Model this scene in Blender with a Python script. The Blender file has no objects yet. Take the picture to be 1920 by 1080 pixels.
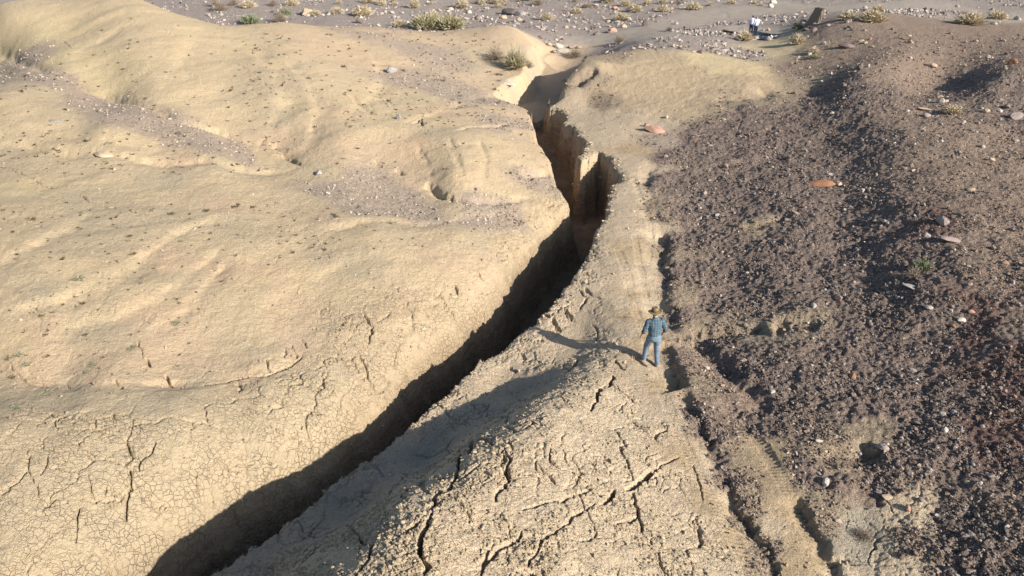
import bpy, bmesh, math, random
import numpy as np
from mathutils import Vector, Matrix, Euler

scene = bpy.context.scene
C = scene.collection
R = math.radians

# ------------------------------------------------------------------ camera, sky, sun, exposure
CAM_H = 11.2
PITCH = 26.0
FPX = 1507.0                       # focal length in pixels of a 1920 wide frame
cam_d = bpy.data.cameras.new("camera")
cam = bpy.data.objects.new("camera", cam_d)
C.objects.link(cam)
cam.location = (0, 0, CAM_H)
cam.rotation_euler = (R(90 - PITCH), 0, 0)
cam_d.sensor_width = 36.0
cam_d.lens = 36.0 * FPX / 1920.0
cam_d.clip_start = 0.1
cam_d.clip_end = 6000
scene.camera = cam

SUN_EL = 24.0
SHADOW_DIR = math.atan2(0.60, -0.80)          # shadows fall to the left and away
sun_az = SHADOW_DIR + math.pi                 # direction towards the sun, from +x
world = bpy.data.worlds.new("World")
scene.world = world
world.use_nodes = True
wn = world.node_tree
for n in list(wn.nodes):
    wn.nodes.remove(n)
sky = wn.nodes.new('ShaderNodeTexSky')
sky.sky_type = 'NISHITA'
sky.sun_disc = False
sky.sun_elevation = R(SUN_EL)
sky.sun_rotation = math.pi / 2 - sun_az
sky.altitude = 200
sky.dust_density = 1.0
bgn = wn.nodes.new('ShaderNodeBackground')
bgn.inputs['Strength'].default_value = 0.082
wo = wn.nodes.new('ShaderNodeOutputWorld')
wn.links.new(sky.outputs[0], bgn.inputs[0])
wn.links.new(bgn.outputs[0], wo.inputs[0])

sd = bpy.data.lights.new("sun", 'SUN')
sun = bpy.data.objects.new("sun", sd)
C.objects.link(sun)
sd.energy = 4.8
sd.angle = R(0.53)
sd.color = (1.0, 0.93, 0.83)
sv = Vector((math.cos(sun_az) * math.cos(R(SUN_EL)), math.sin(sun_az) * math.cos(R(SUN_EL)), math.sin(R(SUN_EL))))
sun.rotation_euler = sv.to_track_quat('Z', 'Y').to_euler()
sun.location = (20, -15, 30)

scene.view_settings.view_transform = 'Standard'
scene.view_settings.look = 'None'
scene.view_settings.gamma = 1.0
scene.view_settings.use_curve_mapping = False
scene.view_settings.exposure = 0.84
scene.cycles.max_bounces = 6
scene.cycles.diffuse_bounces = 4

# ------------------------------------------------------------------ noise helpers (numpy)
def _hash(ix, iy, s):
    h = (ix.astype(np.int64) * 374761393 + iy.astype(np.int64) * 668265263 + s * 1442695041) & 0xffffffff
    h = ((h ^ (h >> 13)) * 1274126177) & 0xffffffff
    h = ((h ^ (h >> 16)) * 2246822519) & 0xffffffff
    return h ^ (h >> 15)

def _h01(ix, iy, s):
    return (_hash(ix, iy, s) & 0xffffff).astype(np.float64) / 16777215.0

def gnoise(x, y, s=0):
    """gradient noise, about -1..1"""
    x0 = np.floor(x); y0 = np.floor(y)
    fx = x - x0; fy = y - y0
    ux = fx * fx * fx * (fx * (fx * 6 - 15) + 10)
    uy = fy * fy * fy * (fy * (fy * 6 - 15) + 10)
    def g(dx, dy):
        a = _h01(x0 + dx, y0 + dy, s) * 2 * math.pi
        return np.cos(a) * (fx - dx) + np.sin(a) * (fy - dy)
    n00 = g(0, 0); n10 = g(1, 0); n01 = g(0, 1); n11 = g(1, 1)
    a = n00 + ux * (n10 - n00)
    b = n01 + ux * (n11 - n01)
    return (a + uy * (b - a)) * 1.5

def fbm(x, y, s=0, o=4, gain=0.5, lac=2.03):
    v = np.zeros_like(x); a = 1.0; f = 1.0; t = 0.0
    for i in range(o):
        v += a * gnoise(x * f + 17.3 * i, y * f - 9.1 * i, s + i * 7)
        t += a; a *= gain; f *= lac
    return v / t

def billow(x, y, s=0, o=3, gain=0.5):
    v = np.zeros_like(x); a = 1.0; f = 1.0; t = 0.0
    for i in range(o):
        v += a * np.abs(gnoise(x * f + 3.7 * i, y * f + 5.9 * i, s + i * 11))
        t += a; a *= gain; f *= 2.1
    return v / t

def voronoi_edge(x, y, s=0, jit=0.9):
    """F2-F1 and the id of the nearest cell"""
    x0 = np.floor(x); y0 = np.floor(y)
    f1 = np.full(x.shape, 9.0); f2 = np.full(x.shape, 9.0); cid = np.zeros(x.shape)
    for dx in (-1, 0, 1):
        for dy in (-1, 0, 1):
            cx = x0 + dx; cy = y0 + dy
            px = cx + 0.5 + (_h01(cx, cy, s) - 0.5) * jit
            py = cy + 0.5 + (_h01(cx, cy, s + 5) - 0.5) * jit
            d = np.hypot(px - x, py - y)
            idv = _h01(cx, cy, s + 9)
            near = d < f1
            f2 = np.where(near, f1, np.minimum(f2, d))
            cid = np.where(near, idv, cid)
            f1 = np.where(near, d, f1)
    return f2 - f1, cid

def sstep(a, b, v):
    t = np.clip((v - a) / (b - a), 0, 1)
    return t * t * (3 - 2 * t)

# ------------------------------------------------------------------ rays and the large shape of the land
cp, sp = math.cos(R(PITCH)), math.sin(R(PITCH))
def ray(u, v):
    a = u - 960.0; b = v - 540.0
    return np.array((a, FPX * cp - b * sp, -(FPX * sp + b * cp)))

def at_z(u, v, z):
    d = ray(u, v)
    s = (CAM_H - z) / -d[2]
    return d[0] * s, d[1] * s

# survey points: where a spot is seen from the drone and how high it lies over the walker's feet
SURVEY = [
 # yellow dome in the upper left
 (0,30,4.5),(250,4,4.3),(130,60,4.0),(250,120,3.45),(130,110,3.5),(60,75,3.7),(360,35,3.9),(430,100,3.2),(520,42,3.2),(500,160,2.7),(600,220,1.9),
 (640,90,2.5),(700,50,2.1),(760,120,1.6),(850,62,1.6),(980,60,1.2),(900,110,1.0),(1020,98,.1),(940,150,.35),(850,190,.9),(950,200,.35),
 (720,170,1.5),(100,100,3.5),(300,180,2.75),
 # first gully and the stony spur
 (0,97,2.75),(200,183,2.35),(430,255,1.6),(545,292,1.15),
 (0,180,3.05),(200,230,2.6),(400,283,1.8),
 (0,265,2.15),(150,290,2.0),(300,305,1.7),(450,316,1.35),(560,318,1.1),(700,325,.75),(820,364,.4),(920,380,.2),(1000,372,.0),
 # mound above the gravel gully
 (640,270,1.5),(700,250,1.5),(850,270,1.25),(850,320,1.0),(950,270,.8),(1000,260,.2),(960,340,.35),
 # large middle-left dome
 (0,330,2.5),(0,400,2.75),(300,400,2.2),(500,400,1.6),(700,440,1.0),(850,430,.45),(990,430,-.15),(200,500,2.2),(450,500,1.5),
 (650,520,.95),(850,520,.25),(900,570,-.1),(0,520,2.4),(300,600,1.35),(100,600,1.8),(0,640,1.5),(500,600,.8),(700,600,.25),(780,650,-.1),
 (0,695,1.0),(130,720,.85),(330,720,.55),(440,706,.42),(560,668,.25),(680,690,-.1),
 # front left dome
 (0,790,1.55),(150,770,1.25),(330,745,.95),(500,735,.5),(620,730,.1),(0,900,1.25),(200,900,.75),(400,860,.25),(560,840,-.2),
 (0,1050,.8),(150,1050,.4),(300,990,-.1),(420,930,-.3),
 # right canyon rim and trough
 (1030,178,0),(1080,240,0),(1130,290,0),(1150,340,0),(1130,420,0),(1090,500,-.05),(1050,560,-.15),(1000,620,-.3),(870,715,-.32),
 (780,795,-.4),(640,900,-.6),(520,1000,-.62),(400,1070,-.6),
 (1080,652,-.42),(950,742,-.55),(800,850,-.62),(650,950,-.68),(500,1040,-.66),
 # front ridge and its lit face
 (1190,690,.05),(1115,702,.38),(1060,730,.6),(1000,765,.78),(880,845,.95),(760,925,1.02),(640,1010,1.05),(560,1075,1.05),
 (1200,760,.25),(1100,850,.7),(1000,950,.98),(900,1050,1.08),(1200,950,.36),(1250,1060,.25),(1330,850,.0),(1380,1000,-.05),
 # path strip
 (1150,620,-.02),(1220,690,.02),(1200,600,0),(1170,500,0),(1190,400,.02),(1180,320,.06),(1150,240,.08),(1220,210,.15),
 # lower right tracks and pit
 (1400,850,-.1),(1480,980,-.2),(1560,1070,-.32),(1640,1050,-.36),(1600,960,-.22),(1700,1000,-.15),(1620,1000,-.34),(1760,930,.02),
 # dark slope
 (1330,620,-.3),(1300,500,-.25),(1300,400,-.15),(1300,300,.0),(1400,720,-.02),(1300,680,0),(1500,600,.1),(1500,450,.25),(1500,350,.4),
 (1500,200,.55),(1560,260,.45),(1590,350,.4),(1600,450,.35),(1640,550,.3),(1680,640,.25),(1700,760,.15),
 (1600,190,1.3),(1660,250,1.15),(1680,340,1.0),(1710,440,.95),(1760,550,.8),(1810,650,.5),(1840,760,.38),
 (1500,780,.05),(1600,850,.1),(1750,850,.25),(1900,250,1.3),(1900,450,1.3),(1900,650,.8),(1900,850,.38),(1900,1050,.05),
 # far right mounds
 (1520,45,1.4),(1580,38,2.2),(1700,50,2.1),(1830,55,1.9),(1700,110,1.7),(1850,110,1.7),(1600,110,1.3),(1720,165,1.15),(1890,141,2.35),(1905,156,2.1),(1755,160,.8),(1815,152,1.3),(1612,131,1.75),(1532,176,.6),
 # yellow mound right of the head of the canyon
 (1085,108,.9),(1200,78,1.0),(1350,72,.7),(1250,130,1.05),(1400,150,.8),(1300,200,.3),(1110,185,.12),(1180,212,.12),(1100,128,1.4),(1150,110,1.35),
 (1410,68,.3),(1450,70,.3),(1380,90,.6),(1450,110,.6),(1420,190,.5),
 # wash
 (800,20,-.9),(1000,40,-.9),(1100,60,-.8),(600,20,-.9),(400,10,-.9),(1250,35,-.4),(1300,45,-.2),(1200,10,-.8),(1400,20,-.3),(1550,6,-.1),(1800,12,.2),(1900,25,.6),
 (1045,92,-.7),(1020,118,-1.0),(1035,128,-1.0),
]
WORLD_PTS = [(-60,95,-.9),(-20,95,-.9),(20,130,-.6),(60,130,0),(-70,130,-.6),(-40,75,-.7),(-27,68,-.8),(-16,78,-.9),(-6,80,-.9)]
def warp(x, y):
    yy = np.maximum(y, 4.0)
    return x / (yy + 4) * 9.0, np.log(yy + 4) * 4.2

_sx, _sy, _sz = [], [], []
for (u, v, z) in SURVEY:
    if u < 660 and v > 320 and z > 0: z = z * .72
    x, y = at_z(u, v, z)
    _sx.append(x); _sy.append(y); _sz.append(z)
for (x, y, z) in WORLD_PTS:
    _sx.append(x); _sy.append(y); _sz.append(z)
_px, _py = warp(np.array(_sx), np.array(_sy))
_sz = np.array(_sz)
def _tps_k(r2):
    return r2 * np.log(r2 + 1e-9) * 0.5
_n = len(_px)
_A = np.zeros((_n + 3, _n + 3))
_A[:_n, :_n] = _tps_k((_px[:, None] - _px[None]) ** 2 + (_py[:, None] - _py[None]) ** 2) + np.eye(_n) * 0.004
_A[:_n, _n] = 1; _A[:_n, _n + 1] = _px; _A[:_n, _n + 2] = _py
_A[_n:, :_n] = _A[:_n, _n:].T
_w = np.linalg.solve(_A, np.concatenate([_sz, np.zeros(3)]))
P_LO = (-6.4, warp(0, 8.5)[1]); P_HI = (6.3, warp(0, 125.)[1])

def tps_exact(px, py):
    out = np.zeros(px.shape)
    for k in range(0, px.size, 20000):
        a = px[k:k + 20000]; b = py[k:k + 20000]
        r2 = (a[:, None] - _px[None]) ** 2 + (b[:, None] - _py[None]) ** 2
        out[k:k + 20000] = _tps_k(r2) @ _w[:_n] + _w[_n] + a * _w[_n + 1] + b * _w[_n + 2]
    return out

# tabulated once, then looked up with smooth interpolation
_GX = np.linspace(P_LO[0], P_HI[0], 420); _GY = np.linspace(P_LO[1], P_HI[1], 420)
_gx, _gy = np.meshgrid(_GX, _GY, indexing='ij')
_TAB = tps_exact(_gx.ravel(), _gy.ravel()).reshape(_gx.shape)
def lookup(tab, px, py):
    fx = np.clip((px - P_LO[0]) / (P_HI[0] - P_LO[0]), 0, 1) * (tab.shape[0] - 1)
    fy = np.clip((py - P_LO[1]) / (P_HI[1] - P_LO[1]), 0, 1) * (tab.shape[1] - 1)
    ix = np.clip(fx.astype(int), 1, tab.shape[0] - 3); iy = np.clip(fy.astype(int), 1, tab.shape[1] - 3)
    tx = fx - ix; ty = fy - iy
    def cub(a, b, c, d, t):
        return b + 0.5 * t * (c - a + t * (2 * a - 5 * b + 4 * c - d + t * (3 * (b - c) + d - a)))
    r = [cub(tab[ix + k, iy - 1], tab[ix + k, iy], tab[ix + k, iy + 1], tab[ix + k, iy + 2], ty) for k in (-1, 0, 1, 2)]
    return cub(r[0], r[1], r[2], r[3], tx)

def base_h(x, y):
    px, py = warp(x, y)
    z = lookup(_TAB, px, py)
    far = sstep(120, 240, np.hypot(x * 0.9, y))
    hills = 6 + 9 * fbm(x / 210 + 3.1, y / 210, 77, 3) + np.maximum(0, np.hypot(x, y) - 500) * 0.05
    return z * (1 - far) + far * hills

def spot(u, v, f=None):
    """the place on the land that is seen at (u, v)"""
    f = f or base_h
    d = ray(u, v); d = d / np.linalg.norm(d)
    t = np.linspace(9, 170, 2600)
    x = d[0] * t; y = d[1] * t; z = CAM_H + d[2] * t
    below = z - f(x, y) < 0
    i = int(np.argmax(below)) if below.any() else len(t) - 1
    lo, hi = t[max(i - 1, 0)], t[i]
    tt = np.linspace(lo, hi, 24)
    x = d[0] * tt; y = d[1] * tt; z = CAM_H + d[2] * tt
    b = z - f(x, y) < 0
    j = int(np.argmax(b)) if b.any() else 23
    return float(x[j]), float(y[j])

def line(pts, jit=0.0, seg=None, seed=1):
    """polyline on the land from picture spots, refined with a ragged jitter"""
    P = [np.array(spot(u, v)) for (u, v) in pts]
    rng = random.Random(seed)
    out = [P[0]]
    for a, b in zip(P[:-1], P[1:]):
        L = np.linalg.norm(b - a)
        n = max(1, int(L / (seg or max(0.12, L / 4))))
        nrm = np.array((-(b - a)[1], (b - a)[0])) / (L + 1e-9)
        for k in range(1, n + 1):
            p = a + (b - a) * k / n
            if k < n:
                p = p + nrm * rng.uniform(-1, 1) * jit
            out.append(p)
    return np.array(out)

def poly_dist(x, y, P):
    """distance to a polyline, signed side (+ = right of its direction), and length along it 0..1"""
    best = np.full(x.shape, 1e9); side = np.zeros(x.shape); along = np.zeros(x.shape)
    L = np.concatenate([[0], np.cumsum(np.linalg.norm(P[1:] - P[:-1], axis=1))])
    for i in range(len(P) - 1):
        a = P[i]; d = P[i + 1] - a
        ll = d @ d + 1e-12
        t = np.clip(((x - a[0]) * d[0] + (y - a[1]) * d[1]) / ll, 0, 1)
        dx = x - a[0] - t * d[0]; dy = y - a[1] - t * d[1]
        q = dx * dx + dy * dy
        m = q < best
        best = np.where(m, q, best)
        side = np.where(m, np.sign(d[1] * dx - d[0] * dy), side)
        along = np.where(m, (L[i] + t * math.sqrt(ll)) / L[-1], along)
    return np.sqrt(best), side, along

def near_box(x, y, P, pad):
    return (x > P[:, 0].min() - pad) & (x < P[:, 0].max() + pad) & (y > P[:, 1].min() - pad) & (y < P[:, 1].max() + pad)

def inside_poly(x, y, P):
    c = np.zeros(x.shape, bool)
    n = len(P); j = n - 1
    for i in range(n):
        xi, yi = P[i]; xj, yj = P[j]
        m = ((yi > y) != (yj > y)) & (x < (xj - xi) * (y - yi) / (yj - yi + 1e-12) + xi)
        c ^= m; j = i
    return c

# ------------------------------------------------------------------ the canyon
RIM_R = [(290,1150),(375,1080),(440,1040),(500,1005),(560,962),(620,905),(700,852),(765,800),(815,752),(862,712),(905,675),(945,652),(1003,603),
         (1040,560),(1075,520),(1110,462),(1118,430),(1140,395),(1143,368),(1148,350),(1168,334),(1156,316),(1138,290),(1120,284),(1108,296),(1088,302),(1080,294),(1096,284),
         (1098,268),(1082,250),(1076,236),(1058,232),(1062,216),(1050,206),(1034,204),(1030,178)]
RIM_L = [(-90,1150),(115,1045),(258,955),(462,852),(530,818),(605,775),(665,738),(712,690),(765,632),(840,572),(912,515),(960,455),(1003,415),
         (1042,378),(1062,365),(1050,345),(1036,326),(1030,290),(1003,260),(1000,235),(992,215),(984,200)]
RR = line(RIM_R, 0.06, None, 3)
RL = line(RIM_L, 0.05, None, 4)
HEAD = [(1003,186),(1012,165),(1030,145),(1048,128),(1062,112)]
RH = line(HEAD, 0.03, None, 5)
CANYON = np.concatenate([RR, RL[::-1]])

def canyon_floor(x, y):
    f = np.interp(y, [8, 12, 20, 28, 34, 40, 46, 50, 56], [-3.6, -3.4, -3.3, -3.0, -3.1, -2.7, -2.2, -1.6, -1.1])
    return f + 0.25 * fbm(x * 1.3, y * 1.3, 91, 3)

TRENCH = [  # picture polyline, depth, half width, jitter, lean (+ = steeper on its left side)
 ([(-60,70),(0,97),(90,135),(210,185),(330,225),(430,255),(520,275),(545,292),(575,315)], .30, .30, .10, .0),
 ([(515,268),(530,285),(548,296),(565,308)], .2, .10, .05, .5),
 ([(0,265),(150,289),(300,306),(450,317),(560,319)], .22, .35, .12, .2),
 ([(10,690),(60,708),(130,719),(230,723),(330,721),(440,707),(500,692),(560,669)], .12, .22, .05, .3),
 ([(702,303),(716,312)], .2, .09, .05, .0),
 ([(742,316),(757,328)], .22, .09, .05, .0),
 ([(800,342),(812,352),(822,364),(850,372),(878,376)], .30, .13, .06, .3),
 ([(878,376),(930,376),(1000,366)], .2, .2, .06, .0),
 ([(850,246),(885,236),(930,236),(965,228)], .18, .12, .08, .0),
 ([(985,330),(990,322),(1010,318),(1030,312)], .40, .22, .08, .0),
 ([(655,175),(690,205),(700,215)], .12, .18, .08, .0),
 # long shallow folds running down the yellow domes
 ([(-20,600),(60,575),(130,555),(250,500),(330,440),(430,405)], .15, .34, .1, .5),
 ([(-20,500),(60,465),(110,438),(175,398)], .13, .34, .1, .4),
 ([(90,622),(200,600),(300,562),(370,505),(430,465)], .11, .30, .1, .5),
 ([(262,640),(300,612),(350,578),(385,535),(430,480)], .12, .20, .08, .3),
 ([(480,600),(560,540),(640,500),(740,470)], .08, .34, .1, .4),
 ([(512,272),(518,240),(535,190),(520,130),(455,75)], .20, .55, .12, .4),
 ([(560,290),(590,250),(600,205),(585,160),(540,110)], .15, .40, .12, .4),
 ([(640,232),(690,190),(720,150),(700,100)], .16, .5, .12, .3),
 ([(755,236),(840,205),(900,180),(960,178)], .13, .45, .12, .3),
 ([(840,255),(858,290),(866,335)], .08, .16, .05, .2),([(900,258),(912,290),(905,340)], .07, .14, .05, .2),([(780,262),(800,300),(812,335)], .08, .16, .05, .2),
 ([(300,175),(340,120),(380,60)], .12, .5, .12, .3), ([(120,120),(180,80),(250,40)], .12, .6, .12, .3),
 ([(40,235),(150,255),(260,280)], .10, .4, .12, .3),
 ([(600,440),(720,415),(850,412),(960,395)], .12, .4, .12, .3),
 # scarp between the front ridge and the gravel
 ([(1248,640),(1262,680),(1272,705),(1285,730)], .42, .28, .05, .6),
 ([(1285,730),(1300,765),(1325,815),(1345,855),(1362,885)], .22, .15, .06, .5),
 ([(1362,885),(1375,920),(1385,948),(1402,970),(1425,1010),(1448,1050),(1460,1100)], .26, .13, .07, .7),
 ([(1490,930),(1505,955),(1525,985),(1545,1020),(1570,1060),(1590,1110)], .22, .14, .06, .7),
 ([(1238,420),(1248,450),(1238,480),(1242,520),(1240,560),(1256,590),(1252,620)], .40, .42, .12, .6),
 ([(1228,300),(1212,345),(1222,390),(1240,420)], .20, .3, .12, .3),
 ([(1262,628),(1300,640),(1340,664),(1375,700),(1410,735),(1450,780)], .32, .40, .12, .2),
 ([(1290,618),(1340,624),(1390,618),(1440,612)], .30, .30, .10, .4),
 ([(1450,606),(1490,598),(1545,608)], .35, .30, .10, .5),
 ([(1395,428),(1440,416),(1480,405)], .22, .3, .10, .4),
 ([(1380,300),(1420,303),(1470,292)], .32, .5, .12, .0),
 ([(1530,862),(1570,850),(1610,846),(1640,835)], .40, .28, .08, .4),
 ([(1340,195),(1400,180),(1450,170)], .4, .8, .2, .2),
 ([(1075,160),(1090,145),(1105,135),(1120,128)], .55, .5, .1, .0),
 ([(1148,205),(1200,215),(1250,222),(1290,232)], .15, .35, .15, .0),
]
CRACKS = [  # picture polyline, depth, half width
 ([(1140,720),(1120,733),(1120,750),(1107,770)], .12, .035),
 ([(1154,673),(1160,682),(1172,693)], .15, .045),
 ([(1150,703),(1143,722),(1125,728),(1120,747)], .25, .05),
 ([(1060,700),(1075,690),(1085,672)], .15, .05),
 ([(863,853),(860,880),(847,907),(820,927),(807,953),(803,983),(790,1000),(787,1033),(803,1060),(787,1100)], .30, .055),
 ([(947,847),(957,860),(948,877),(955,900),(933,920),(930,937)], .24, .042),
 ([(1273,857),(1240,870),(1222,883)], .16, .035), ([(1222,883),(1205,897),(1173,919)], .35, .075),
 ([(1152,918),(1145,930),(1132,943)], .34, .07),
 ([(1107,917),(1087,923),(1057,937),(1020,942),(980,955)], .16, .035),
 ([(1115,944),(1100,954),(1073,967),(1068,983),(1040,1000),(1017,1013),(1010,1030),(993,1047),(990,1062)], .16, .035),
 ([(1187,923),(1197,967),(1175,977),(1157,980)], .18, .045), ([(1197,967),(1205,998)], .10, .025),
 ([(977,997),(973,1010),(950,1020),(925,1042),(907,1057)], .2, .045),
 ([(1032,842),(1030,865),(1050,880),(1092,886)], .07, .022),
 ([(1010,874),(1030,892),(1040,905)], .08, .026),
 ([(787,977),(765,990),(750,1003)], .2, .04), ([(845,905),(880,885),(900,870)], .12, .03),
 ([(1300,870),(1312,905),(1318,935)], .08, .02), ([(1233,1035),(1240,1062),(1262,1090)], .1, .025),
 ([(700,1015),(690,1050),(660,1085)], .12, .03), ([(900,1080),(905,1050),(925,1020)], .1, .025),
 ([(1000,790),(985,805),(965,812),(950,800)], .12, .03), ([(925,835),(905,825),(885,832),(880,850)], .22, .07),
 ([(960,775),(930,790),(900,805)], .1, .04), ([(650,985),(670,1000),(685,1022)], .12, .03),
 # near the right rim
 ([(1036,598),(1043,610),(1050,622)], .32, .09), ([(1058,577),(1066,588),(1072,602)], .25, .06), ([(1083,543),(1100,557),(1087,577)], .2, .05),
 ([(1097,540),(1110,553),(1125,560)], .2, .05), ([(1020,588),(1030,596)], .25, .06), ([(1110,610),(1120,618),(1118,640)], .12, .03),
 ([(1160,655),(1180,662),(1200,674),(1212,682)], .16, .05), ([(975,662),(985,675)], .16, .05), ([(955,690),(968,700)], .14, .05),
 # left slopes
 ([(683,587),(698,607),(690,633)], .2, .045), ([(707,600),(733,580)], .12, .03), ([(673,657),(687,683),(700,703)], .2, .05),
 ([(655,690),(680,695),(715,700),(740,728)], .1, .025),
 ([(290,823),(283,837),(262,853),(257,870)], .12, .025), ([(234,822),(245,845),(262,853)], .1, .022), ([(240,867),(242,887),(230,917),(228,945)], .1, .022),
 ([(560,850),(543,863),(538,877)], .25, .05), ([(457,903),(440,920),(423,937)], .22, .04), ([(390,950),(380,962),(373,977)], .22, .04),
 ([(340,985),(328,1008)], .15, .03),
 ([(185,1000),(182,1040),(173,1080)], .08, .018), ([(143,933),(138,960),(132,987)], .08, .018), ([(88,853),(84,872),(75,887)], .08, .02), ([(100,925),(92,932),(80,940)],.08,.02),
 ([(163,880),(166,905),(175,925)], .07, .018), ([(195,895),(190,915),(200,925)], .06, .018),
 ([(147,363),(167,378),(200,387),(230,392),(260,402)], .2, .05), ([(10,312),(40,326),(70,342),(100,354)], .2, .05),
 ([(617,401),(636,411)], .3, .08), ([(260,643),(267,667),(282,690)], .25, .05), ([(310,705),(322,722)], .25, .06), ([(215,714),(228,724)], .2, .07),
 ([(498,673),(505,688)], .2, .05), ([(547,645),(556,668)], .12, .04), ([(565,632),(575,650)], .15, .04), ([(535,652),(533,668)],.15,.04), ([(20,685),(35,700),(60,712),(95,722)], .15, .045),
 ([(125,722),(132,728)],.15,.05), ([(380,722),(440,709),(500,695),(540,680),(565,668)], .42, .032),
 ([(820,537),(833,550),(850,560)], .22, .05), ([(850,520),(857,532)], .22, .06), ([(913,540),(920,548)], .16, .04), ([(870,590),(890,605)], .1, .03), ([(850,565),(870,580),(880,600)], .12, .03),
 ([(893,493),(905,505)], .12, .04), ([(965,485),(972,495)], .12, .04),
 ([(475,140),(498,157),(507,166)], .15, .06), ([(110,72),(122,80),(135,93)], .2, .06), ([(400,95),(430,113),(460,128)], .15, .05), ([(300,55),(330,68)], .12, .05),
 ([(490,265),(500,258)],.2,.06), ([(495,155),(507,167)],.2,.06),
 ([(775,232),(790,222),(792,236)], .2, .08),
 ([(1290,120),(1310,128)], .15, .06),
]
_tr = [(line(p, j, None, 20 + i), d, w, ln) for i, (p, d, w, j, ln) in enumerate(TRENCH)]
_cr = []
for i, (p, d, w) in enumerate(CRACKS):
    _cr.append((line(p, w * 0.8, max(0.10, w * 2.2), 200 + i), d * (.45 if p[0][0] < 680 and p[0][1] < 725 and w > .033 else .8), w * .72 * (.62 if p[0][0] < 680 and p[0][1] < 725 else 1)))
TRACKS = [([(1160,470),(1178,520),(1185,560),(1200,600),(1215,640),(1225,680),(1240,730),(1262,780),(1290,850),(1325,920),(1360,980),(1395,1050),(1420,1110)], .13),
          ([(1190,440),(1202,500),(1215,560),(1232,610),(1242,650)], .10),
          ([(1185,330),(1215,400),(1222,440),(1215,480)], .10),
          ([(1350,730),(1370,770),(1400,810),(1440,860),(1470,910),(1500,960),(1530,1020),(1570,1090)], .15),
          ([(1395,790),(1430,835),(1450,870)], .12)]
_tk = [(line(p, 0.0, 0.5, 300), w) for p, w in TRACKS]
# ------------------------------------------------------------------ what the ground is made of, spot by spot
# kind: albedo, gravel, crack, rough
KINDS = {
 'C': ((.520,.408,.262), 0.0, 0.25, 0.10),   # cream clay
 'P': ((.515,.390,.258), 0.0, 0.25, 0.15),   # peach clay
 'G': ((.465,.372,.248), 0.0, 0.20, 0.12),   # greyish clay
 'Y': ((.525,.418,.255), 0.0, 0.10, 0.10),   # yellow clay
 'K': ((.505,.402,.265), 0.0, 1.00, 0.22),   # mud-cracked clay
 'V': ((.490,.380,.250), 0.0, 0.80, 0.55),   # crumbling clay above the canyon
 'A': ((.570,.455,.318), 0.0, 1.00, 0.55),   # cracked, crusted face of the front ridge, extra sunlight put into its colour
 'R': ((.570,.452,.316), 0.0, 0.75, 1.00),   # lumpy ridge
 'Q': ((.410,.350,.265), 0.0, 0.9, 0.12),   # trough silt
 'T': ((.500,.395,.275), 0.10, 0.25, 0.40),  # trodden path
 'O': ((.420,.320,.205), 0.05, 0.15, 0.45),  # ochre track
 'D': ((.212,.165,.138), 1.0, 0.0, 0.9),     # dark gravel; also painted as shade on the far right mound
 'B': ((.275,.208,.160), 0.8, 0.0, 0.6),     # brown gravel
 'M': ((.315,.250,.178), 0.6, 0.0, 0.7),     # yellow-brown rubble
 'S': ((.385,.310,.240), 0.60, 0.1, 0.5),    # stony sprinkle on clay
 'W': ((.335,.285,.250), 0.9, 0.0, 0.5),     # wash
 'L': ((.385,.325,.265), 0.15, 0.0, 0.15),   # wheel-worn road
 'X': ((.175,.110,.090), 0.9, 0.0, 0.8),     # red gravel
 'E': ((.440,.340,.222), 0.12, 0.10, 0.9),   # olive-yellow mound
 'H': ((.455,.362,.255), 0.05, 0.0, 0.15),   # pale silt at the head
}
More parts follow.
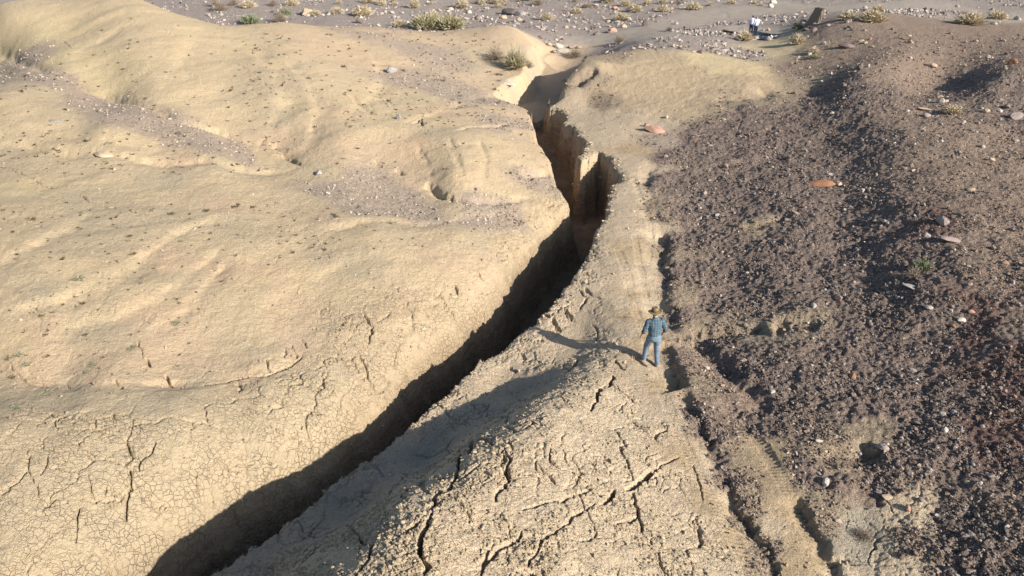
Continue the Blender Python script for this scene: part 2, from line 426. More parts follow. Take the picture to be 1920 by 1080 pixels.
GROUND = """
C 20 20;Y 60 60;Y 150 110;C 250 60;C 330 50;C 300 160;Y 200 160;C 400 120;C 450 60;P 560 60;C 520 50;P 620 80;P 700 60;P 800 75;P 700 110;C 640 170
C 420 220;G 530 160;G 520 210;P 500 255;C 560 200;P 600 270;P 620 210;C 680 200;C 700 240;P 640 270;S 700 62;S 800 90;S 860 110;P 900 75;P 960 70;P 1010 85;P 980 140;P 950 160;H 1000 100;H 1020 115;H 960 155
G 900 110;S 780 150;C 760 180;S 850 170;S 920 190;P 970 180;C 800 220;P 860 215;P 950 210;S 940 232;S 975 228;G 820 250;C 880 270;P 780 270;C 850 300;P 900 330;C 960 290;P 990 250;P 1020 300;C 850 350;P 800 330;C 930 350;S 1010 330
S 40 115;S 100 150;S 170 190;G 60 170;C 30 220;C 100 230;S 230 220;S 300 240;S 350 260;S 400 275;S 450 290;C 250 270;C 200 285;C 500 300;C 30 250;P 350 295;G 430 310;C 540 305
G 600 330;S 620 350;S 660 360;S 700 345;S 680 385;S 740 360;S 760 390;G 830 390;S 880 370;S 940 385;S 970 400;S 900 410;S 800 400;C 1020 390;V 1040 380;V 1000 430;V 1010 400
G 30 300;C 100 330;Y 80 345;C 200 340;G 300 335;C 60 400;G 180 380;C 330 370;G 330 410;C 450 360;P 420 380;C 550 380;C 560 420;G 450 430;C 650 430;P 600 410;G 760 430;C 830 440;G 900 440;V 950 450
G 120 450;C 60 480;C 130 500;G 220 440;G 60 545;C 200 520;C 50 580;C 150 570;G 250 500;P 300 480;C 400 460;P 420 500;C 500 470;G 330 540;P 350 570;C 450 540;P 520 500;G 620 480;C 560 520;G 700 500;C 760 500;P 830 480;P 900 500;V 880 540;C 640 540;P 550 580;C 420 600;P 300 600;G 180 620;P 80 620;C 480 640
V 760 570;V 820 560;V 900 580;V 950 520;V 700 600;V 620 590;V 640 640;V 740 640;V 820 640;V 680 680;P 560 640;P 350 660;P 200 680;P 60 680;P 300 700;P 450 690;C 30 650
G 30 750;G 120 745;G 200 750;G 300 740;G 380 730;K 440 735;K 520 720;K 620 700;K 100 800;K 200 800;K 300 800;K 400 800;K 60 900;K 200 900;K 350 900;K 500 800;K 600 760;K 60 1000;K 200 1000;K 330 950;K 500 850;V 680 740;K 100 1060;K 560 800;V 720 760;K 640 780
K 400 960;K 300 1050;K 500 900
T 1050 195;T 1080 210;T 1110 230;T 1150 225;T 1200 230;T 1130 260;T 1160 300;O 1190 280;T 1200 320;T 1160 360;T 1180 400;T 1150 430;O 1180 470;T 1220 430;T 1130 500;T 1190 520;T 1220 560;O 1200 590;T 1160 560;T 1100 560;T 1080 610;R 1040 600;R 1110 480;R 1090 520;R 1060 570;T 1050 640;R 1000 640;T 1170 620;R 1140 640;O 1215 640;T 1225 600;T 1230 490;O 1190 550
R 880 700;R 830 740;R 790 790;R 940 680;T 960 700;T 900 740;R 1010 680;T 1050 660;R 1080 690;Q 1000 720;Q 900 770;Q 820 820;Q 760 860;Q 700 880;Q 640 920;Q 600 960;Q 540 1000;Q 480 1040;R 1020 760;R 940 800;R 870 850;R 800 900;R 740 950;R 660 1000;R 600 1050;R 500 1070
R 1100 720;A 1150 740;T 1200 720;A 1210 780;A 1150 820;A 1080 800;A 1100 880;R 1000 850;R 900 920;R 850 980;R 800 1060;R 950 1000;R 1050 1000;A 1100 960;A 1000 930;A 1200 880;A 1200 960;A 1150 1050;A 1260 900;A 1270 1000;R 1250 1060;A 1350 1040;O 1330 940;O 1290 860;T 1310 860;O 1370 1020;T 1260 770;O 1235 720;T 1210 690;A 1310 970;T 1350 930
B 1290 660;B 1340 700;M 1300 640;B 1380 750;M 1310 720;B 1340 770;D 1320 790;D 1350 850;M 1380 850;O 1420 850;O 1450 900;M 1400 920;M 1410 970;O 1480 950;O 1500 1010;O 1530 1060;T 1450 1000;M 1440 1040;O 1480 1060;D 1390 900
D 1330 640;D 1380 680;D 1450 700;D 1270 590;M 1280 560;D 1270 500;D 1280 450;D 1270 400;D 1260 340;M 1240 400;M 1262 470;M 1260 600;M 1300 612;M 1400 616;M 1500 604;D 1260 290;S 1240 270;D 1300 270;D 1350 250;M 1420 418;D 1350 350;D 1400 400;D 1350 450;D 1450 450;D 1400 500;D 1500 550;D 1330 560;D 1450 570;D 1500 400;D 1450 340;D 1500 300;D 1420 270;D 1550 220;D 1550 480;D 1600 500;D 1600 400;D 1620 600;D 1550 650;D 1650 700;D 1500 700;D 1600 760;D 1700 620;D 1700 700;D 1640 440;D 1660 520
D 1630 300;D 1600 250;D 1560 170;D 1620 180;B 1700 300;B 1750 350;D 1700 400;B 1800 400;B 1850 450;D 1750 500;B 1850 550;B 1800 250;B 1850 300;B 1900 350;D 1900 200;B 1900 480;D 1780 600;B 1900 620;D 1850 660;X 1840 630;X 1870 680;X 1830 700;X 1890 740;X 1840 560;X 1900 800;X 1860 770;X 1870 850;D 1900 900;X 1910 880;D 1800 750;D 1750 800;D 1700 850;D 1800 900;D 1850 1000;D 1900 1050;D 1800 1050;B 1880 950;X 1900 700;X 1760 410;B 1830 480
M 1560 850;M 1600 850;M 1630 840;M 1530 840;B 1500 800;D 1450 790;D 1500 880;D 1560 900;B 1600 910;D 1650 900;M 1540 950;M 1560 970;Q 1600 980;R 1700 960;R 1740 970;M 1700 1010;R 1650 1030;R 1680 1060;Q 1620 1010;Q 1600 1050;D 1780 980;R 1590 1070
B 1700 60;B 1600 80;B 1750 100;B 1850 90;B 1900 120;B 1650 140;B 1720 160;B 1560 110;B 1680 220;B 1780 200;B 1560 60;M 1520 90;B 1900 60;D 1840 145;D 1880 155;D 1810 180;D 1880 200;B 1600 50
E 1150 130;E 1200 120;E 1250 110;E 1300 140;E 1350 150;E 1400 150;E 1450 160;E 1250 180;E 1200 180;E 1300 200;E 1150 170;M 1100 130;M 1080 150;M 1120 150;M 1140 110;W 1150 85;W 1250 80;W 1300 85;W 1350 95;E 1230 150;Y 1330 110;Y 1400 130;Y 1360 130;M 1130 185;M 1350 200;M 1420 185;Y 1470 95;Y 1450 90;W 1400 100;B 1500 130;D 1400 210;M 1480 160;D 1450 230
Q 1030 140;H 1010 170;T 1010 150;T 1060 180
W 300 8;W 400 20;W 500 25;W 600 20;W 700 30;W 800 20;W 900 30;W 1000 30;W 850 5;W 1050 40;W 1000 60;W 1100 30;W 1150 50;L 1100 78;L 1160 70;L 1220 55;L 1280 40;L 1330 30;L 1400 18;W 1200 30;W 1250 15;W 1350 8;W 1320 55;L 1200 72;W 1420 40;W 1480 40;L 1480 12;L 1600 14;L 1750 15;L 1870 30;W 1800 25;W 1550 5;W 1900 12;L 1380 55;W 1350 70;H 1060 92;H 1090 88;W 1080 60;W 1030 75
"""
_bx, _by, _bk = [], [], []
for row in GROUND.replace("\n", ";").split(";"):
    row = row.split()
    if len(row) == 3:
        x, y = spot(float(row[1]), float(row[2]))
        _bx.append(x); _by.append(y); _bk.append(row[0])
_cx, _cy = warp(np.array(_bx), np.array(_by))
_cy = _cy * 1.9
_cv = np.array([list(KINDS[k][0]) + list(KINDS[k][1:]) for k in _bk])

def ground_kinds(x, y):
    wx = x + 0.30 * fbm(x * .9, y * .9, 51, 4) + .10 * gnoise(x * 5, y * 5, 52)
    wy = y + 0.55 * fbm(x * .9 + 9, y * .9, 53, 4) + .14 * gnoise(x * 5, y * 5, 54)
    px, py = warp(wx, wy)
    py = py * 1.9
    out = np.zeros((x.size, 6))
    for k in range(0, x.size, 20000):
        a = px[k:k + 20000]; b = py[k:k + 20000]
        r2 = ((a[:, None] - _cx[None]) ** 2 + (b[:, None] - _cy[None]) ** 2 + 0.004).astype(np.float32)
        w = 1.0 / (r2 * r2 * r2)
        out[k:k + 20000] = (w @ _cv.astype(np.float32)) / w.sum(1)[:, None]
    return out

def surface(x, y, full=True):
    """height of the land and what it is made of"""
    K = ground_kinds(x, y)
    gravel, crack, rough = K[:, 3], K[:, 4], K[:, 5]
    z = base_h(x, y)
    near = 1 - sstep(22, 45, y)
    mid = 1 - sstep(60, 110, y)
    # gentle undulation and rills
    z = z + 0.07 * fbm(x * .55, y * .55, 1, 3) + .02 * fbm(x * 2.2, y * 2.2, 2, 3)
    clay = np.clip(1 - gravel * 1.4, 0, 1)
    a = (x * .60 + y * .80); b = (-x * .80 + y * .60)
    left_ = sstep(3, -2, x - (y - 20) * .15)
    wob = b + 1.2 * fbm(x * .18, y * .18, 131, 2)
    fold = np.clip(fbm(a * .10, wob * .42, 3, 2) * 1.6, -1, 1)
    z = z + clay * mid * left_ * (.045 * fold - .016 * np.clip(1 - np.abs(gnoise(a * .12 + 3, wob * .40, 4)) * 6, 0, 1) * np.clip(.2 + 1.8 * gnoise(a * .15, b * .15, 134), 0, 1) + .024 * fbm(x * 1.6, y * 1.6, 132, 4, .6) + .010 * fbm(x * 6, y * 6, 133, 2))
    # fluted rills on the yellow mound
    fx, fy = spot(1310, 165)
    fl_ = np.exp(-((x - fx) / 7.0) ** 2 - ((y - fy) / 7.5) ** 2) * clay
    cx_ = x * .80 - y * .60; cl_ = x * .60 + y * .80
    z = z + fl_ * (.11 * (billow(cx_ * .75 + .3 * fbm(x * .5, y * .5, 121, 2), cl_ * .14, 122, 3, .6) - .3) + .05 * fbm(x * 1.8, y * 1.8, 123, 3))
    # gravel land: hummocks and clods
    hg = np.clip((gravel - .25) * 1.6, 0, 1) * np.clip(rough, 0, 1)
    z = z + hg * (.19 * fbm(x * .75, y * .75, 5, 4, .6) + .13 * (billow(x * 1.9, y * 1.9, 6, 4, .6) - .3)) * (1 - .6 * sstep(45, 70, y))
    far_r = np.clip(1 - sstep(50, 90, y), 0.1, 1)
    z = z + hg * .045 * gnoise(x * 7, y * 7, 8) * far_r
    # lumpy clay
    lump = np.clip((rough - .15) * 1.25, 0, 1) * clay
    z = z + lump * (.085 * (billow(x * 1.7, y * 1.7, 9, 4, .6) - .28) + .038 * near * (billow(x * 6.5, y * 6.5, 10, 2) - .3))
    # mud cracks
    wx = x + .16 * fbm(x * 2.2, y * 2.2, 12, 3); wy = y + .16 * fbm(x * 2.2 + 5, y * 2.2, 13, 3)
    e1, c1 = voronoi_edge(wx / .62, wy / .62, 14)
    e2, c2 = voronoi_edge(wx / .27, wy / .27, 15)
    patch = np.clip(.55 + 1.3 * fbm(x * .5, y * .5, 16, 2), 0, 1.25)
    e0, c0 = voronoi_edge((x + .35 * fbm(x * 1.3, y * 1.3, 112, 4)) / 1.25, (y + .35 * fbm(x * 1.3 + 5, y * 1.3, 113, 4)) / 1.25, 114)
    big = np.clip(.5 + 1.5 * gnoise(x * .9, y * .9, 116), 0, 1)
    cn = near * crack * patch
    z = z - near * crack * np.clip(rough * 1.3, .55, 1) * .13 * big * (1 - sstep(.25, 1.0, e0 / (.012 + .030 * big)))
    cn = cn * np.clip(.6 + 1.2 * gnoise(x * 1.7, y * 1.7, 117), .05, 1.2)
    z = z - cn * (.070 * (1 - sstep(.01, .07, e1)) + .042 * (1 - sstep(.02, .09, e2)))
    z = z + near * crack * rough * .030 * (c2 - .5) * sstep(0, .3, e2) + near * crack * rough * .018 * (c1 - .5) * sstep(0, .2, e1)
    # wheel tracks with tread bars
    for P, w in _tk:
        m = near_box(x, y, P, .6)
        if not m.any(): continue
        d, s, al = poly_dist(x[m], y[m], P)
        L = np.linalg.norm(P[1:] - P[:-1], axis=1).sum()
        rut = 1 - sstep(w * .8, w * 1.5, d)
        tread = np.sin(al * L / .115 * 2 * math.pi + s * d * 14)
        fade = np.clip(.6 + gnoise(al * L * .6, al * 0, 24), .2, 1) ; z[m] += rut * (-.032 + .017 * tread) * fade
    # gullies and scarps
    jx = x + .07 * gnoise(x * 3.1, y * 3.1, 18) + .03 * gnoise(x * 9, y * 9, 19)
    jy = y + .07 * gnoise(x * 3.1 + 7, y * 3.1, 20) + .03 * gnoise(x * 9 + 4, y * 9, 21)
    for P, dep, w, lean in _tr:
        m = near_box(x, y, P, w * 4 + .3)
        if not m.any(): continue
        d, s, al = poly_dist(jx[m], jy[m], P)
        taper = np.clip(np.minimum(al, 1 - al) * 9, 0, 1)
        vary = .65 + .5 * gnoise(x[m] * .8, y[m] * .8, 22)
        ww = np.where(s > 0, w * (1 + 2.2 * lean), w * (1 - .6 * lean))
        z[m] -= dep * taper * np.clip(vary, .25, 1.3) * np.exp(-(d / ww) ** 2 * 1.3)
    for P, dep, w in _cr:
        m = near_box(x, y, P, w * 3 + .1)
        if not m.any(): continue
        q_ = min(1, w * 5); d, s, al = poly_dist(x[m] + (jx[m] - x[m]) * q_ * .4, y[m] + (jy[m] - y[m]) * q_ * .4, P)
        taper = np.clip(np.minimum(al, 1 - al) * 7 + .25, 0, 1)
        vary = np.clip(.8 + .7 * gnoise(x[m] * 2.5, y[m] * 2.5, 23), .3, 1.4)
        z[m] -= np.interp(y[m], [15, 20], [1.9, 1.0]) * dep * vary * (1 - sstep(w * taper * vary * .7, w * taper * vary + .012, d))
    # the canyon
    dep_mask = np.zeros(x.shape)
    m = near_box(x, y, CANYON, 2.5) & (y < 62)
    if m.any():
        ra = np.interp(y[m], [12, 26, 34, 52], [.15, .17, .22, .26])
        nx = x[m] + ra * fbm(x[m] * 1.5, y[m] * 1.2, 31, 4, .6) + .045 * gnoise(x[m] * 6, y[m] * 5, 32)
        ny = y[m] + 1.3 * ra * fbm(x[m] * 1.5 + 5, y[m] * 1.2, 33, 4, .6) + .045 * gnoise(x[m] * 8 + 5, y[m] * 8, 34)
        dr, _, _ = poly_dist(nx, ny, RR); dl, _, _ = poly_dist(nx, ny, RL)
        ins = inside_poly(nx, ny, CANYON)
        zz = z[m]; fl = canyon_floor(x[m], y[m])
        ym = y[m]
        zz = zz - .55 * np.exp(-dl / .75) * (~ins) * (dl < dr) * np.clip(1 - (ym - 30) / 12, .25, 1)
        wr = np.interp(ym, [10, 30, 36, 50], [.22, .25, .38, .55]) * (1 + .35 * fbm(nx * 2, ny * 2, 35, 2))
        wl = np.interp(ym, [10, 20, 32, 50], [1.05, .80, .60, .40]) * (1 + .25 * fbm(nx * 1.1, ny * 1.1, 36, 2))
        pr = 1 - (1 - np.clip(dr / wr, 0, 1)) ** 1.6
        pr = pr - .055 * np.sin(2 * math.pi * (pr * 3.0 + .7 * gnoise(nx * 1.2, ny * 1.2, 44))) * pr * (1 - pr) * 4
        tl = np.clip(dl / wl, 0, 1)
        pl = .6 * tl + .4 * tl * tl * (3 - 2 * tl)
        rimdrop = .55 * np.exp(-dl / .75) * np.clip(1 - (ym - 30) / 12, .25, 1) * (1 - pl)
        p = np.minimum(pr, pl)
        top = zz - rimdrop
        top = np.where(ins, top, zz)
        zc = top + (fl - top) * p
        zz = np.where(ins, np.minimum(zc, top), zz)
        al_w = x[m] * .52 + ym * .85
        ribs = .12 * fbm(al_w * 2.0, zc * .9, 37, 3) + .05 * fbm(al_w * 5.5, zc * 3.6, 38, 2)
        zz = zz + np.where(ins, np.clip(p * 3, 0, 1) * np.clip((1 - p) * 4, 0.35, 1) * (ribs * 1.3 + .04 * fbm(nx * 5, ny * 5, 39, 3)), 0)
        # crumbling lip
        zz = zz + np.where(ins, 0, -.10 * np.exp(-dr / .10))
        z[m] = zz
        dep_mask[m] = np.where(ins, p, 0)
    m = near_box(x, y, RH, 3)
    if m.any():
        d, s, al = poly_dist(x[m] + .25 * fbm(x[m], y[m], 41, 2), y[m], RH)
        f = -1.35 + .45 * al
        w = 1 - sstep(1.0, 1.75, np.where(s < 0, np.maximum(d - .1, 0) * .72, d))
        z[m] = np.where(dep_mask[m] > 0, z[m], z[m] + (np.minimum(f, z[m]) - z[m]) * w)
    return z, K, dep_mask, (e1, c2)

# ------------------------------------------------------------------ materials
def new_mat(name):
    m = bpy.data.materials.new(name); m.use_nodes = True
    nt = m.node_tree
    b = nt.nodes.get('Principled BSDF')
    b.inputs['Roughness'].default_value = .92
    b.inputs['Specular IOR Level'].default_value = .15
    return m, nt, b

def node(nt, t, **kw):
    n = nt.nodes.new(t)
    for k, v in kw.items():
        if k in n.inputs.keys():
            n.inputs[k].default_value = v
        else:
            setattr(n, k, v)
    return n

def mathn(nt, op, a, b=None, c=None, clamp=False):
    n = nt.nodes.new('ShaderNodeMath'); n.operation = op; n.use_clamp = clamp
    for i, v in enumerate((a, b, c)):
        if v is None: continue
        if isinstance(v, (int, float)): n.inputs[i].default_value = v
        else: nt.links.new(v, n.inputs[i])
    return n.outputs[0]

def mixc(nt, fac, a, b, mode='MIX'):
    n = nt.nodes.new('ShaderNodeMix'); n.data_type = 'RGBA'; n.blend_type = mode
    for i, v in ((0, fac), (6, a), (7, b)):
        if isinstance(v, (int, float)): n.inputs[i].default_value = v
        elif isinstance(v, tuple): n.inputs[i].default_value = v if len(v) == 4 else v + (1,)
        else: nt.links.new(v, n.inputs[i])
    return n.outputs[2]

def ramp(nt, src, stops):
    n = nt.nodes.new('ShaderNodeValToRGB')
    while len(n.color_ramp.elements) < len(stops): n.color_ramp.elements.new(.5)
    for e, (p, c) in zip(n.color_ramp.elements, stops):
        e.position = p; e.color = c if len(c) == 4 else tuple(c) + (1,)
    nt.links.new(src, n.inputs[0])
    return n.outputs[0]

def ground_material():
    m, nt, b = new_mat("ground_earth")
    L = nt.links
    tc = nt.nodes.new('ShaderNodeTexCoord'); P = tc.outputs['Object']
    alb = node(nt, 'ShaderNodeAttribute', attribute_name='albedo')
    gr = node(nt, 'ShaderNodeAttribute', attribute_name='gravel')
    ck = node(nt, 'ShaderNodeAttribute', attribute_name='crack')
    def noise(scale, detail=4, rough=.6):
        n = node(nt, 'ShaderNodeTexNoise', Scale=scale, Detail=detail, Roughness=rough)
        L.new(P, n.inputs['Vector']); return n.outputs[0]
    def vor(scale, feature='F1'):
        n = node(nt, 'ShaderNodeTexVoronoi', Scale=scale); n.feature = feature
        L.new(P, n.inputs['Vector']); return n
    # tint variation
    n1 = noise(.7, 5); n2 = noise(6, 4); n3 = noise(38, 3, .7)
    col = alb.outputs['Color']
    v1 = mathn(nt, 'MULTIPLY_ADD', n1, .12, .94)
    v2 = mathn(nt, 'MULTIPLY_ADD', n2, .26, .87)
    v3 = mathn(nt, 'MULTIPLY_ADD', n3, .6, .70)
    vv = mathn(nt, 'MULTIPLY', mathn(nt, 'MULTIPLY', v1, v2), v3)
    col = mixc(nt, 1.0, col, vv, 'MULTIPLY')
    # pebbles pressed into the gravel
    va = vor(17); vb = vor(44)
    g1 = node(nt, 'ShaderNodeSeparateColor'); L.new(va.outputs['Color'], g1.inputs[0])
    g2 = node(nt, 'ShaderNodeSeparateColor'); L.new(vb.outputs['Color'], g2.inputs[0])
    pebA = ramp(nt, g1.outputs[0], [(0, (.5, .48, .48)), (.45, (.88, .87, .86)), (.8, (1.15, 1.12, 1.1)), (.95, (1.5, 1.45, 1.4)), (1, (2.0, 1.95, 1.9))])
    pebB = ramp(nt, g2.outputs[0], [(0, (.5, .5, .52)), (.5, (.9, .9, .9)), (.85, (1.3, 1.25, 1.2)), (1, (2.2, 2.1, 2.0))])
    pm = mixc(nt, .5, pebA, pebB)
    gcol = mixc(nt, 1.0, col, pm, 'MULTIPLY')
    gfac = mathn(nt, 'MULTIPLY', gr.outputs['Fac'], .95, clamp=True)
    col = mixc(nt, gfac, col, gcol)
    wa_ = node(nt, 'ShaderNodeAttribute', attribute_name='wall')
    mp = nt.nodes.new('ShaderNodeMapping'); mp.inputs['Scale'].default_value = (.7, .7, 5.0); L.new(P, mp.inputs[0])
    st = node(nt, 'ShaderNodeTexNoise', Scale=1.0, Detail=6, Roughness=.7); L.new(mp.outputs[0], st.inputs['Vector'])
    strata = mathn(nt, 'MULTIPLY_ADD', st.outputs[0], 1.3, .35)
    col = mixc(nt, wa_.outputs['Fac'], col, mixc(nt, 1.0, col, strata, 'MULTIPLY'))
    L.new(col, b.inputs['Base Color'])
    # relief
    ga = mathn(nt, 'MULTIPLY', mathn(nt, 'SUBTRACT', .6, va.outputs['Distance']), .030)
    gb = mathn(nt, 'MULTIPLY', mathn(nt, 'SUBTRACT', .6, vb.outputs['Distance']), .014)
    gh = mathn(nt, 'MULTIPLY', mathn(nt, 'ADD', ga, gb), gfac)
    ve = vor(7.5, 'DISTANCE_TO_EDGE')
    wv = nt.nodes.new('ShaderNodeVectorMath'); wv.operation = 'ADD'
    nz = node(nt, 'ShaderNodeTexNoise', Scale=9, Detail=2)
    L.new(P, nz.inputs['Vector'])
    sc = nt.nodes.new('ShaderNodeVectorMath'); sc.operation = 'SCALE'; sc.inputs['Scale'].default_value = .10
    L.new(nz.outputs['Color'], sc.inputs[0]); L.new(P, wv.inputs[0]); L.new(sc.outputs[0], wv.inputs[1])
    L.new(wv.outputs[0], ve.inputs['Vector'])
    edge = mathn(nt, 'MULTIPLY', mathn(nt, 'SUBTRACT', 1.0, mathn(nt, 'MULTIPLY', ve.outputs['Distance'], 18.0, clamp=True)), -.036)
    ch = mathn(nt, 'MULTIPLY', mathn(nt, 'MULTIPLY', edge, mathn(nt, 'MULTIPLY_ADD', noise(1.6, 3, .6), 4.0, -1.35, clamp=True)), ck.outputs['Fac'])
    nh = mathn(nt, 'ADD', mathn(nt, 'MULTIPLY', noise(22, 7, .75), .055), mathn(nt, 'MULTIPLY', noise(9, 6, .72), .06))
    nh2 = mathn(nt, 'MULTIPLY', noise(5, 5, .65), .05)
    wl_ = node(nt, 'ShaderNodeAttribute', attribute_name='wall')
    wh = mathn(nt, 'MULTIPLY', mathn(nt, 'ADD', mathn(nt, 'MULTIPLY', noise(3.2, 6, .7), .30), mathn(nt, 'MULTIPLY', ve.outputs['Distance'], .10)), wl_.outputs['Fac'])
    h = mathn(nt, 'ADD', mathn(nt, 'ADD', gh, mathn(nt, 'ADD', ch, wh)), mathn(nt, 'ADD', nh, nh2))
    bp = node(nt, 'ShaderNodeBump', Strength=1.0, Distance=1.0)
    L.new(h, bp.inputs['Height']); L.new(bp.outputs[0], b.inputs['Normal'])
    return m
MAT_GROUND = ground_material()

# ------------------------------------------------------------------ build the ground sheet
def tag(o, label=None, cat=None, group=None, kind=None):
    if label: o['label'] = label
    if cat: o['category'] = cat
    if group: o['group'] = group
    if kind: o['kind'] = kind
    return o

N_T, N_Y = 1240, 960
_t = np.linspace(-.66, .66, N_T)
_to = np.geomspace(.68, 7.0, 16)
_t = np.concatenate([-_to[::-1], _t, _to])
q = np.linspace(9.0 ** -.4, 122.0 ** -.4, N_Y)
_yr = q ** -2.5
_yr = np.concatenate([np.array([-900, -500, -250, -120, -60, -30, -12, -2, 3, 6, 8.]), _yr, np.geomspace(126, 2600, 42)])
TT, YY = np.meshgrid(_t, _yr)
XX = TT * (np.maximum(YY, 8) + 4)
gx = XX.ravel().astype(float); gy = YY.ravel().astype(float)
gz, GK, GD, _ = surface(gx, gy)
nR, nC = TT.shape
# smooth deep walls are pushed a little under their rims
me = bpy.data.meshes.new("ground")
nv = gx.size
me.vertices.add(nv)
me.vertices.foreach_set("co", np.stack([gx, gy, gz], 1).astype(np.float32).ravel())
idx = np.arange(nv).reshape(nR, nC)
quads = np.stack([idx[:-1, :-1], idx[:-1, 1:], idx[1:, 1:], idx[1:, :-1]], -1).reshape(-1, 4)
me.loops.add(quads.size); me.polygons.add(len(quads))
me.loops.foreach_set("vertex_index", quads.ravel().astype(np.int32))
me.polygons.foreach_set("loop_start", (np.arange(len(quads)) * 4).astype(np.int32))
me.polygons.foreach_set("loop_total", np.full(len(quads), 4, np.int32))
me.update(calc_edges=True)
me.polygons.foreach_set("use_smooth", np.ones(len(quads), bool))
alb = GK[:, :3].copy()
# grey rain-washed streaks on the clay are a colour of the crust itself
clayw = np.clip(1 - GK[:, 3] * 1.5, 0, 1)
streak = np.clip(fbm((gx * .6 + gy * .8) * .2, (-gx * .8 + gy * .6) * .7, 61, 4) * 1.3, 0, 1)[:, None] * clayw[:, None]
alb = alb * (1 - streak * np.array([.09, .065, .03])[None])
ochre = np.clip(fbm(gx * .35, gy * .35, 62, 4) * 1.2, 0, 1)[:, None] * clayw[:, None]
alb = alb * (1 + ochre * np.array([.02, -.01, -.04])[None])
# canyon shade painted into the near walls, darker and browner with depth
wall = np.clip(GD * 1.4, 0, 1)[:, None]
fw = sstep(29, 36, gy)[:, None]      # far half: warm bounce light put into the wall colour
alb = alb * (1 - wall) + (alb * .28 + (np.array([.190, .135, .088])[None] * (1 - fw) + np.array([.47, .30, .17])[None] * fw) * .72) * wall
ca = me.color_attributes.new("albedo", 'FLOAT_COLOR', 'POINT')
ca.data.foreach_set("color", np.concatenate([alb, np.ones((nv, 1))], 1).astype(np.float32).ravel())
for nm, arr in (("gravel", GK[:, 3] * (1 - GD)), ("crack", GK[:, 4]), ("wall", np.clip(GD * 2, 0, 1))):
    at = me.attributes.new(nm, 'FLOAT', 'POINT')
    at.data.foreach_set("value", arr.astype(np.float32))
me.materials.append(MAT_GROUND)
ground = bpy.data.objects.new("ground", me)
C.objects.link(ground)
tag(ground, kind='structure')

# table of the finished heights for setting things down
def ground_z(x, y):
    """bilinear look-up in the finished sheet"""
    x = np.atleast_1d(np.asarray(x, float)); y = np.atleast_1d(np.asarray(y, float))
    j = np.clip(np.searchsorted(_yr, y) - 1, 0, nR - 2)
    t = x / (np.maximum(y, 8) + 4)
    i = np.clip(np.searchsorted(_t, t) - 1, 0, nC - 2)
    fy = (y - _yr[j]) / (_yr[j + 1] - _yr[j]); fx = (t - _t[i]) / (_t[i + 1] - _t[i])
    Z = gz.reshape(nR, nC)
    return (Z[j, i] * (1 - fx) * (1 - fy) + Z[j, i + 1] * fx * (1 - fy) + Z[j + 1, i] * (1 - fx) * fy + Z[j + 1, i + 1] * fx * fy)

def seen(u, v):
    """finished-ground point under picture spot (u, v)"""
    d = ray(u, v); d = d / np.linalg.norm(d)
    t = np.linspace(10, 150, 3500)
    x = d[0] * t; y = d[1] * t; z = CAM_H + d[2] * t
    b = z < ground_z(x, y)
    i = int(np.argmax(b)) if b.any() else len(t) - 1
    return Vector((x[i], y[i], float(ground_z(x[i], y[i])[0])))
# ------------------------------------------------------------------ mesh helpers
def mesh_obj(name, verts, faces, mat, parent=None, smooth=False):
    m = bpy.data.meshes.new(name)
    m.from_pydata([tuple(v) for v in verts], [], [tuple(f) for f in faces])
    m.update()
    if smooth: m.polygons.foreach_set("use_smooth", [True] * len(m.polygons))
    if mat: m.materials.append(mat)
    o = bpy.data.objects.new(name, m); C.objects.link(o)
    if parent: o.parent = parent
    return o

def bm_obj(name, bm, mat, parent=None, smooth=False):
    m = bpy.data.meshes.new(name)
    bm.to_mesh(m); bm.free()
    if smooth: m.polygons.foreach_set("use_smooth", [True] * len(m.polygons))
    m.materials.append(mat)
    o = bpy.data.objects.new(name, m); C.objects.link(o)
    if parent: o.parent = parent
    return o

def empty(name, loc, rz=0):
    o = bpy.data.objects.new(name, None); C.objects.link(o)
    o.empty_display_size = .1
    o.location = loc; o.rotation_euler = (0, 0, rz)
    return o

def stone_mat(name, stops, scale=5.0, bump=.02):
    m, nt, b = new_mat(name)
    oi = nt.nodes.new('ShaderNodeObjectInfo')
    c = ramp(nt, oi.outputs['Random'], stops)
    tc = nt.nodes.new('ShaderNodeTexCoord')
    n = node(nt, 'ShaderNodeTexNoise', Scale=scale, Detail=6, Roughness=.65)
    nt.links.new(tc.outputs['Object'], n.inputs['Vector'])
    v = mathn(nt, 'MULTIPLY_ADD', n.outputs[0], .9, .55)
    c = mixc(nt, 1.0, c, v, 'MULTIPLY')
    nt.links.new(c, b.inputs['Base Color'])
    bp = node(nt, 'ShaderNodeBump', Strength=.8, Distance=bump)
    nt.links.new(n.outputs[0], bp.inputs['Height']); nt.links.new(bp.outputs[0], b.inputs['Normal'])
    return m
M_GRAVEL = stone_mat("gravel_stone", [(0, (.09,.075,.068)), (.3, (.165,.128,.106)), (.62, (.24,.188,.152)), (.88, (.285,.232,.198)), (.985, (.36,.31,.28)), (1, (.58,.53,.48))])
M_BROWNG = stone_mat("brown_gravel_stone", [(0, (.12,.09,.07)), (.5, (.23,.175,.135)), (.85, (.31,.24,.19)), (1, (.48,.40,.33))])
M_WASH = stone_mat("wash_stone", [(0, (.12,.10,.095)), (.3, (.29,.245,.215)), (.65, (.38,.33,.29)), (1, (.52,.465,.41))])
M_CHIP = stone_mat("chip_stone", [(0, (.20,.165,.14)), (.6, (.37,.305,.25)), (1, (.55,.47,.40))])
M_CRUMB = stone_mat("clay_crumb", [(0, (.33,.265,.17)), (1, (.46,.37,.255))])
M_WHITE = stone_mat("pale_limestone", [(0, (.36,.32,.275)), (1, (.47,.425,.375))], 3)
M_TAN = stone_mat("tan_rock", [(0, (.36,.28,.20)), (1, (.44,.34,.24))], 3)
